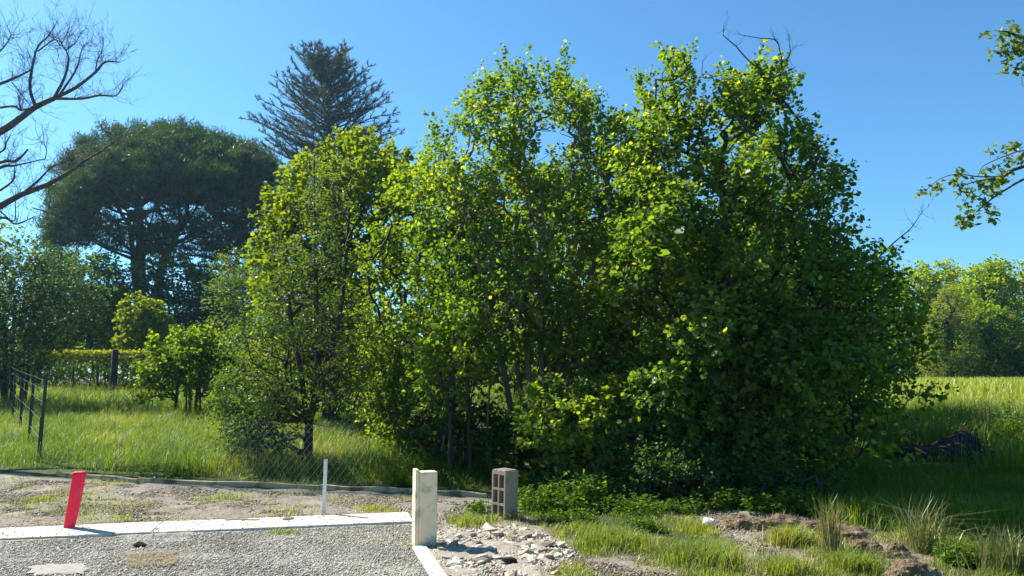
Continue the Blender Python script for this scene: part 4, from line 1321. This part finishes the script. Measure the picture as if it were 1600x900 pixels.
def clod(px0, px1, py0, py1, seed, label):
    p = G((px0 + px1) / 2, py1 - 2)
    s = p[1] / FPX
    w, h = (px1 - px0) * s / 2, (py1 - py0) * s
    bm = bmesh.new()
    bmesh.ops.create_icosphere(bm, subdivisions=4, radius=1)
    co = np.array([v.co for v in bm.verts])
    k = .75 + .5 * vnoise(co + seed * 3.1, .55, seed) + .25 * (vnoise(co + seed, .18, seed + 1) - .5)
    co = co * k[:, None] * np.array([w, w * .75, h * .62])
    for v, c in zip(bm.verts, co): v.co = c
    m = bpy.data.meshes.new('soil_clod'); bm.to_mesh(m); bm.free()
    t = thing('soil_clod', label, 'clod', p)
    link('clod', m, M['soil_clod'], t).location = (0, 0, .0)
    # dry roots poking out
    n = 420
    q = co[rng.integers(0, len(co), n)]
    q = q[q[:, 2] > -.02]
    d = norm(q / np.array([w, w, h]) + rng.normal(size=q.shape) * .6)
    T = (np.array([(0, -.03, 0), (0, .03, 0), (1, 0, 0)]), [(0, 1, 2)])
    link('dry_roots', leaf_mesh('dry_roots', q, d, rng.normal(size=q.shape), rng.uniform(.03, .085, len(q)), rng.random(len(q)) * .7, T, np.zeros(3)), M['straw'], t)['kind'] = 'stuff'
for i, (a, c, y0, y1, lab) in enumerate(((1130, 1192, 798, 824, 'reddish dry soil clod with roots beside the white chip'), (1194, 1248, 800, 822, 'low brown soil clod right of the reddish one'), (1248, 1300, 808, 830, 'brown clod behind the tall narrow rush'),
                                         (1298, 1352, 815, 840, 'shaded soil clod at the edge of the tree shadow'), (1330, 1376, 836, 862, 'straw-coloured clod left of the fanned rush clump'), (1384, 1424, 841, 872, 'rounded straw-brown clod in front of the fanned rush clump'),
                                         (1386, 1466, 866, 905, 'largest grey-brown clod at the bottom edge'), (985, 1035, 770, 792, 'small grey clod at the foot of the largest hazel'))):
    clod(a, c, y0, y1, 7 + i, lab)

def chunk(px, py, w, h, mat, label, name, cat, seed):
    p = G(px, py)
    m = rock_mesh(seed, name, 1, None, 2, .06)
    o = link(name, m, mat, None, p)
    s = p[1] / FPX
    o.scale = (w * s / 2, w * s / 2.4, h * s / 2)
    o.location = (p[0], p[1], p[2] + h * s * .3)
    o.rotation_euler = (.2, .15, .3)
    tag(o, label, cat)
chunk(1109, 821, 26, 14, M['plank_white'], 'white concrete chip lying left of the reddish soil clod', 'concrete_chip', 'chip', 5)
chunk(796, 880, 26, 12, M['dark_earth'], 'dark flat stone at the near edge of the rubble patch', 'dark_stone', 'stone', 6)
chunk(218, 853, 20, 7, M['dark_earth'], 'small dark lump on the gravel right of the red marker', 'dark_stone', 'stone', 8)

# pale cement patch and straw patch on the gravel
def patch(px, label, name, mat, zz):
    poly = gpoly(px)
    c = poly.mean(0)
    pts = []
    for i in range(len(poly)):
        a, d = poly[i], poly[(i + 1) % len(poly)]
        for k in range(8):
            pts.append(a + (d - a) * k / 8 + rng.normal(0, .022, 2))
    mb = MB()
    V = [(*(p - c), zz) for p in pts] + [(*((p - c) * .93), zz + .006) for p in pts] + [(0, 0, zz + .008)]
    n = len(pts)
    F = [(i, (i + 1) % n, n + (i + 1) % n, n + i) for i in range(n)] + [(n + i, n + (i + 1) % n, 2 * n) for i in range(n)]
    mb.add(V, F)
    o = link(name, mb.mesh(name), mat, None, (c[0], c[1], 0))
    tag(o, label, kind='structure')
patch([(48, 884), (132, 880), (135, 896), (52, 898)], 'pale cement smear on the gravel at the lower left', 'cement_patch', M['patch'], -.001)

def blades(name, label, P, h, w, lean, mat, kind='stuff', parent=None, origin=None, rn=None, curl=1.0, zoff=-.02, cat='grass', tone_seed=13):
    N = len(P)
    z0 = gz(P[:, 0], P[:, 1]) + zoff
    a = rng.uniform(0, 6.28, N)
    ln = np.abs(rng.normal(0, lean, N)) + lean * .3
    d = np.column_stack([np.cos(a), np.sin(a), np.zeros(N)])
    b_ = a + rng.uniform(.6, 2.5, N)
    s = np.column_stack([np.cos(b_), np.sin(b_), np.zeros(N)]) * (w / 2)[:, None]
    B = np.column_stack([P, z0])
    up = np.array([0, 0, 1.0])
    m1 = B + up * (h * .6)[:, None] + d * (h * ln * .35)[:, None]
    tp = B + up * (h * (1 - .25 * ln * curl))[:, None] + d * (h * ln)[:, None]
    V = np.stack([B - s, B + s, m1 + s * .75, m1 - s * .75, tp], 1)
    base = (np.arange(N) * 5)[:, None]
    F4 = base + np.array([0, 1, 2, 3])[None]; F3 = base + np.array([3, 2, 4])[None]
    if rn is None:
        rn = np.clip(.75 * vnoise(P, 1.1, tone_seed) + .35 * vnoise(P, .3, tone_seed + 1) + rng.normal(-.08, .17, N), 0, 1)
    if origin is None: origin = np.zeros(3)
    o = link(name, mesh_np(name, V.reshape(-1, 3) - origin, [F4, F3], rnd=np.repeat(rn, 5)), mat, parent)
    if parent is None: tag(o, label, cat, kind=kind)
    elif kind: o['kind'] = kind
    return o

P = sample_poly(gpoly([(197, 864), (275, 862), (277, 884), (200, 886)]), 700)
a = rng.uniform(0, 6.28, len(P))
T = (np.array([(0, -.03, 0), (0, .03, 0), (1, .02, 0), (1, -.02, 0)]), [(0, 1, 2, 3)])
o = link('straw_patch', leaf_mesh('straw_patch', np.column_stack([P, np.full(len(P), .004) + rng.random(len(P)) * .012]), np.column_stack([np.cos(a), np.sin(a), rng.normal(0, .05, len(P))]), np.tile([0, 0, 1.], (len(P), 1)), rng.uniform(.04, .10, len(P)), rng.uniform(.5, 1, len(P)), T, np.zeros(3)), M['straw'])
tag(o, 'flat patch of dry straw on the gravel', 'straw', kind='stuff')
P = sample_poly(VIS_DIRT, 7000)
P = P[vnoise(P, .5, 77) > .5]
a = rng.uniform(0, 6.28, len(P))
o = link('straw_litter', leaf_mesh('straw_litter', np.column_stack([P, gz(P[:, 0], P[:, 1]) + rng.random(len(P)) * .02]), np.column_stack([np.cos(a), np.sin(a), rng.normal(0, .1, len(P))]), np.tile([0, 0, 1.], (len(P), 1)), rng.uniform(.04, .14, len(P)), rng.random(len(P)), T, np.zeros(3)), M['straw'])
tag(o, 'dry straw litter on the soil strip behind the kerb', 'straw', kind='stuff')

# ================================================================== grass
def wsample(poly, n, dens):
    """points in a ground polygon kept with probability dens(P)"""
    P = sample_poly(poly, n)
    return P[rng.random(len(P)) < dens(P)]

# meadow behind the edge timbers, left and centre
m1 = gpoly([(-140, 728), (60, 735), (300, 748), (520, 757), (765, 768), (800, 745), (700, 690), (700, 660), (-140, 640)])
P = wsample(m1, 115000, lambda P: np.clip(.5 + vnoise(P, .5, 2), 0, 1))
h = rng.uniform(.10, .42, len(P)) * (.55 + .9 * vnoise(P, .8, 4)) * np.clip((edge_dist(P, m1) + .06) / .9, .10, 1)
blades('meadow_grass', 'tall fresh meadow grass behind the edge timbers', P, h, rng.uniform(.0035, .0075, len(P)), .75, M['grass'])
m2 = np.vstack([gpoly([(-200, 650), (760, 665)]), [(12, 22), (12, 38), (-30, 38)]])
P = sample_poly(m2, 75000)
blades('meadow_grass', 'meadow grass between the evergreen and the clipped hedge', P, rng.uniform(.25, .6, len(P)) * (.5 + .9 * vnoise(P, 1.5, 4)), rng.uniform(.008, .017, len(P)), .7, M['grass'])
# field on the right
m3 = np.vstack([gpoly([(1240, 690), (1420, 745), (1700, 760)]), [(14, 16), (14, 24), (3, 24)]])
Z_HEAP = gpoly([(1375, 698), (1565, 698), (1560, 742), (1385, 742)])
P = sample_poly(m3, 36000)
P = P[~inpoly(P, Z_HEAP)]
blades('field_grass', 'tall grass of the right-hand field near the tree shadow', P, rng.uniform(.25, .65, len(P)) * (.5 + .8 * vnoise(P, .9, 6)), rng.uniform(.007, .014, len(P)), .4, M['grass'])
m4 = np.array([(3, 22), (24, 22), (62, 64), (14, 64)], float)
P = sample_poly(m4, 60000)
P = P[rng.random(len(P)) < np.clip(34 / P[:, 1], .3, 1)]
blades('field_grass', 'pale seeding grass of the far right field below the oaks', P, rng.uniform(.3, .75, len(P)), rng.uniform(.018, .05, len(P)) * P[:, 1] / 32, .35, M['grass_dry'])
# shaded grass at the right, in front of the hazel shadow
m5 = gpoly([(1240, 800), (1280, 720), (1400, 690), (2050, 720), (2050, 850), (1420, 835), (1330, 822)])
P = sample_poly(m5, 45000)
P = P[~inpoly(P, Z_HEAP) | (rng.random(len(P)) < .15)]
blades('shaded_grass', 'knee-high grass in the hazel shadow at right', P, rng.uniform(.10, .34, len(P)) * (.6 + .7 * vnoise(P, .6, 6)), rng.uniform(.005, .010, len(P)), .45, M['grass'])
# short grass of the near right corner
m6 = gpoly([(815, 800), (1000, 790), (1250, 815), (1340, 835), (2050, 830), (2200, 915), (800, 915), (900, 880), (905, 858), (850, 828)])
bare = lambda P: 1 - np.clip(zone_mask(P, Z_BARE + [Z_RUBBLE], .25), 0, 1) * .93
P = wsample(m6, 125000, lambda P: bare(P) * np.clip((vnoise(P, .38, 8) * .7 + vnoise(P, .13, 88) * .3 - .40) * 3.2, .05, 1))
tall = np.clip((vnoise(P, .38, 8) - .30) * 2.2, .25, 1)
blades('short_grass', 'patchy short grass in the near right corner', P, rng.uniform(.02, .13, len(P)) * tall * rng.uniform(.6, 1.2, len(P)), rng.uniform(.0035, .007, len(P)), .6, M['grass_short'])
P = wsample(Z_DIRT, 16000, lambda P: np.clip((vnoise(P, .45, 15) - .52) * 5, 0, 1))
blades('short_grass', 'sparse grass wisps on the soil strip behind the kerb', P, rng.uniform(.03, .10, len(P)), rng.uniform(.004, .008, len(P)), .7, M['grass_short'])

def seed_heads(poly, n, h0, h1, label, size=.03, thr=.4):
    P = sample_poly(poly, n); P = P[vnoise(P, .9, 41) > thr]
    n = len(P); h = rng.uniform(h0, h1, n)
    B = np.column_stack([P, gz(P[:, 0], P[:, 1])])
    tp = B + np.column_stack([rng.normal(0, .12, n) * h, rng.normal(0, .12, n) * h, h])
    ax = norm(tp - B)
    T = np.array([(-h0 / size, -.025, 0), (-h0 / size, .025, 0), (0, .025, 0), (0, -.025, 0), (.2, .15, 0), (1, 0, 0), (.2, -.15, 0)])
    nr = rng.normal(size=(n, 3))
    o = link('seed_heads', leaf_mesh('seed_heads', tp, ax, nr, np.full(n, size) * rng.uniform(.7, 1.5, n), rng.random(n), (T, [(0, 1, 2, 3), (3, 2, 4, 5)]), np.zeros(3)), M['straw'])
    tag(o, label, 'grass', kind='stuff')
seed_heads(m1, 2600, .25, .48, 'pale grass seed heads standing over the near meadow', .035, .5)
seed_heads(m2, 4200, .35, .7, 'pale grass seed heads over the meadow towards the hedge', .055, .5)
seed_heads(m3, 1200, .4, .7, 'pale grass seed heads by the tree shadow at right', .04, .55)
P = wsample(m6, 9000, lambda P: np.clip(vnoise(P, .4, 19) * 1.6 - .4, 0.1, 1))
blades('dry_grass', 'dry straw-coloured blades mixed into the near grass', P, rng.uniform(.03, .11, len(P)), rng.uniform(.003, .006, len(P)), .9, M['straw'])

def tuft(px, py, rpx, hpx, n, label, mat='grass_short', lean=.55, w=(.004, .008), name='grass_tuft', cat='grass tuft'):
    p = G(px, py)
    s = p[1] / FPX
    q = p[:2] + rng.normal(0, 1, (n, 2)) * np.array([rpx * s * .5, rpx * s * .4])
    t = thing(name, label, cat, p)
    blades('blades', None, q, rng.uniform(.5, 1.05, n) * hpx * s, rng.uniform(*w, n), lean, M[mat], parent=t, origin=p)
for a in ((1235, 850, 30, 40, 900, 'bushy bright grass tuft between the bare soil patches'), (1100, 878, 60, 42, 1600, 'large bright grass tuft left of the bare soil'), (1230, 897, 36, 40, 900, 'grass tuft at the bottom edge below the bushy tuft'),
          (1330, 890, 34, 38, 900, 'grass tuft at the bottom edge left of the largest clod'), (955, 850, 46, 34, 1200, 'low grass tuft right of the rubble patch'), (585, 796, 28, 12, 350, 'small grass tuft behind the kerb between stake and concrete post'),
          (445, 832, 26, 10, 240, 'small grass wisp on the gravel at the near kerb edge'), (60, 780, 26, 10, 220, 'small grass wisp left of the red marker'), (350, 778, 40, 12, 420, 'low grass patch in front of the long edge timber'), (735, 818, 34, 24, 500, 'yellowish weed tuft left of the hollow block')):
    tuft(*a)
def rush(px, py, rpx, hpx, n, lean, label):
    tuft(px, py, rpx, hpx * 1.25, n, label, 'rush', lean, (.005, .009), 'rush_clump', 'rush')
rush(1298, 866, 16, 78, 170, .22, 'tall narrow rush clump rising before the hazel shadow')
rush(1448, 862, 26, 78, 200, .75, 'fanned rush clump with stiff splayed stems')
rush(1574, 895, 40, 66, 420, .42, 'dense rush clump in the lower right corner')
rush(1560, 690, 40, 70, 260, .5, 'sunlit coarse grass clump by the dark earth heap')

# dark heap of earth in the shade at right, with sticks
def heap():
    p = G(1470, 716)
    s = p[1] / FPX
    bm = bmesh.new()
    bmesh.ops.create_icosphere(bm, subdivisions=5, radius=1)
    co = np.array([v.co for v in bm.verts])
    k = .8 + .35 * vnoise(co + 3, .5, 4) + .2 * (vnoise(co, .15, 6) - .5)
    prof = 1 + .45 * np.exp(-((co[:, 0] - .45) / .25) ** 2) - .25 * np.exp(-((co[:, 0] + .2) / .3) ** 2)
    co = co * k[:, None] * np.array([88 * s, .55, 34 * s]); co[:, 2] *= prof
    for v, c in zip(bm.verts, co): v.co = c
    m = bpy.data.meshes.new('heap'); bm.to_mesh(m); bm.free()
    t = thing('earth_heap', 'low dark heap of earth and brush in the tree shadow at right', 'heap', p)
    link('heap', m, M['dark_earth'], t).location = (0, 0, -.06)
    for a, c in (((1530, 700), (1562, 668)), ((1545, 720), (1556, 690)), ((1500, 720), (1510, 690)), ((1425, 722), (1418, 690))):
        mb = MB(); A, C_ = at(*a, p[1]) - p, at(*c, p[1]) - p
        mb.tube([A, (A + C_) / 2 + rng.normal(0, .03, 3), C_], [.012, .009, .004], 5)
        link('stick', mb.mesh('stick'), M['bark_bare'], t)
heap()

# broad-leaved weeds, seedlings, brambles
for a in ((650, 853, 12, 9, 60, 'few blades at the left foot of the concrete post'), (684, 853, 12, 8, 50, 'few blades at the right foot of the concrete post'), (772, 812, 16, 16, 110, 'grass at the left foot of the hollow block'), (806, 812, 18, 20, 140, 'grass at the right foot of the hollow block'), (508, 806, 8, 8, 40, 'few blades at the foot of the thin stake')):
    tuft(*a)

def weed(px, py, rpx, hpx, n, nl, size, label, mat='weed', tm=OVAL, name='weed_clump', cat='weeds'):
    p = G(px, py); s = p[1] / FPX
    t = thing(name, label, cat, p)
    B = np.column_stack([p[:2] + rng.normal(0, 1, (n, 2)) * [rpx * s * .45, rpx * s * .3], np.zeros(n)])
    B[:, 2] = gz(B[:, 0], B[:, 1]) - .02
    h = rng.uniform(.35, 1.0, n) * hpx * s
    Dr = norm(np.array([0, 0, 1.]) + rng.normal(size=(n, 3)) * .22)
    mb = MB()
    for q, d, hh in zip(B, Dr, h):
        mb.tube([q - p, q + d * hh * .5 - p + rng.normal(0, .01, 3), q + d * hh - p], [.004, .003, .002], 3, False)
    link('stems', mb.mesh('stems'), M[mat], t)['kind'] = 'stuff'
    tt = rng.uniform(.2, 1.02, (n, nl))
    pos = B[:, None] + Dr[:, None] * (h[:, None] * tt)[..., None]
    a = rng.uniform(0, 6.28, (n, nl))
    ax = np.stack([np.cos(a), np.sin(a), rng.uniform(-.3, .5, (n, nl))], -1)
    f = lambda x: x.reshape(-1, 3)
    link('foliage', leaf_mesh('foliage', f(pos), f(ax), norm(np.array([0, 0, 1.]) + rng.normal(size=(n * nl, 3)) * .45), rng.uniform(*size, n * nl), np.clip(rng.normal(.5, .22, n * nl), 0, 1), tm, p), M[mat], t)['kind'] = 'stuff'
for a in ((865, 795, 70, 44, 190, 13, (.035, .065), 'bright nettle bank right of the hollow block'), (930, 790, 60, 58, 130, 13, (.035, .065), 'taller bright weeds left of the hazel foot'), (990, 800, 60, 30, 120, 12, (.03, .06), 'low weeds in front of the hazel foot'),
          (820, 770, 36, 40, 70, 11, (.03, .055), 'weeds behind the hollow block'), (930, 745, 26, 60, 40, 13, (.035, .06), 'small sunlit shrub seedling at the hazel foot'), (1060, 800, 50, 24, 100, 11, (.03, .05), 'creeping weeds left of the white chip'),
          (1140, 795, 60, 36, 120, 12, (.03, .06), 'shaded leafy weeds behind the reddish clod'), (1230, 800, 60, 38, 120, 12, (.03, .06), 'ivy-like weeds behind the brown clods'), (1010, 830, 40, 26, 80, 11, (.025, .05), 'dandelion-like weed patch in the short grass'),
          (895, 815, 50, 26, 90, 11, (.025, .05), 'low leafy weeds at the rubble edge'), (1525, 880, 50, 40, 110, 11, (.035, .07), 'broad-leaved weeds between the two right rushes'), (1590, 700, 40, 80, 60, 14, (.05, .09), 'tall sunlit weeds at the right edge by the heap'),
          (700, 740, 50, 50, 90, 12, (.04, .07), 'shaded weeds behind the concrete post'), (770, 745, 40, 46, 70, 12, (.04, .07), 'weeds at the foot of the hollow under the middle hazel'), (625, 760, 24, 40, 36, 11, (.035, .06), 'upright weed left of the concrete post by the timber'),
          (745, 800, 24, 26, 36, 10, (.03, .05), 'small weed in the soil left of the hollow block'), (270, 745, 60, 22, 70, 10, (.03, .05), 'low weeds along the long edge timber')):
    weed(*a)

def flower():
    p = G(386, 757); s = p[1] / FPX
    t = thing('yellow_flower', 'yellow flowering plant just behind the long edge timber', 'flower', p)
    mb = MB()
    heads = []
    for i in range(5):
        e = np.array([rng.normal(0, .05), rng.normal(0, .03), rng.uniform(9, 15) * s * 1.0])
        mb.tube([(0, 0, -.02), e * .5 + rng.normal(0, .008, 3), e], [.004, .003, .002], 4, False); heads.append(e)
    st_ = link('stem', mb.mesh('stem'), M['weed'], t)
    for e in heads:
        n = 12; a = np.arange(n) * 6.283 / n
        link('flower_head', leaf_mesh('flower_head', np.tile(e, (n, 1)), np.stack([np.cos(a), np.sin(a), np.full(n, .25)], -1), np.tile([0, 0, 1.], (n, 1)), np.full(n, .035), rng.random(n), OVAL, np.zeros(3)), M['flower'], st_)
flower()

def stick(pts, r, label, D=None, mat='wood_dark', name='fallen_branch'):
    P = [G(x, y) + np.array([0, 0, dz]) for x, y, dz in pts]
    mb = MB(); c = curve(P, 8) - P[0]
    mb.tube(c, list(np.linspace(r, r * .5, len(c))), 6)
    tag(link(name, mb.mesh(name, True), M[mat], None, P[0]), label, 'branch')
stick([(663, 724, .05), (680, 729, .05), (705, 735, .03)], .045, 'short dark fallen branch in the grass behind the concrete post')
stick([(872, 760, .06), (900, 760, .04), (925, 758, .05)], .022, 'pale stick in the shade behind the nettle bank', mat='bark_pale')
stick([(905, 815, .01), (925, 795, .05), (935, 785, .08)], .006, 'thin dry stem leaning over the nettles', mat='bark_pale', name='dry_stem')

# ================================================================== thin bluish volume added to give the lens flare veil
def flare_veil():
    mb = MB(); mb.box(-402, 402, -202, 422, -1.2, 29.0)
    m, n, l = mat_new('haze')
    v = n.new('ShaderNodeVolumePrincipled')
    v.inputs['Color'].default_value = (.42, .74, 1.0, 1)
    v.inputs['Density'].default_value = 0.00040
    v.inputs['Anisotropy'].default_value = 0.7
    o = n.new('ShaderNodeOutputMaterial'); l.new(v.outputs[0], o.inputs['Volume'])
    tag(link('haze', mb.mesh('haze'), m), 'thin bluish haze filling the air', kind='stuff')
flare_veil()
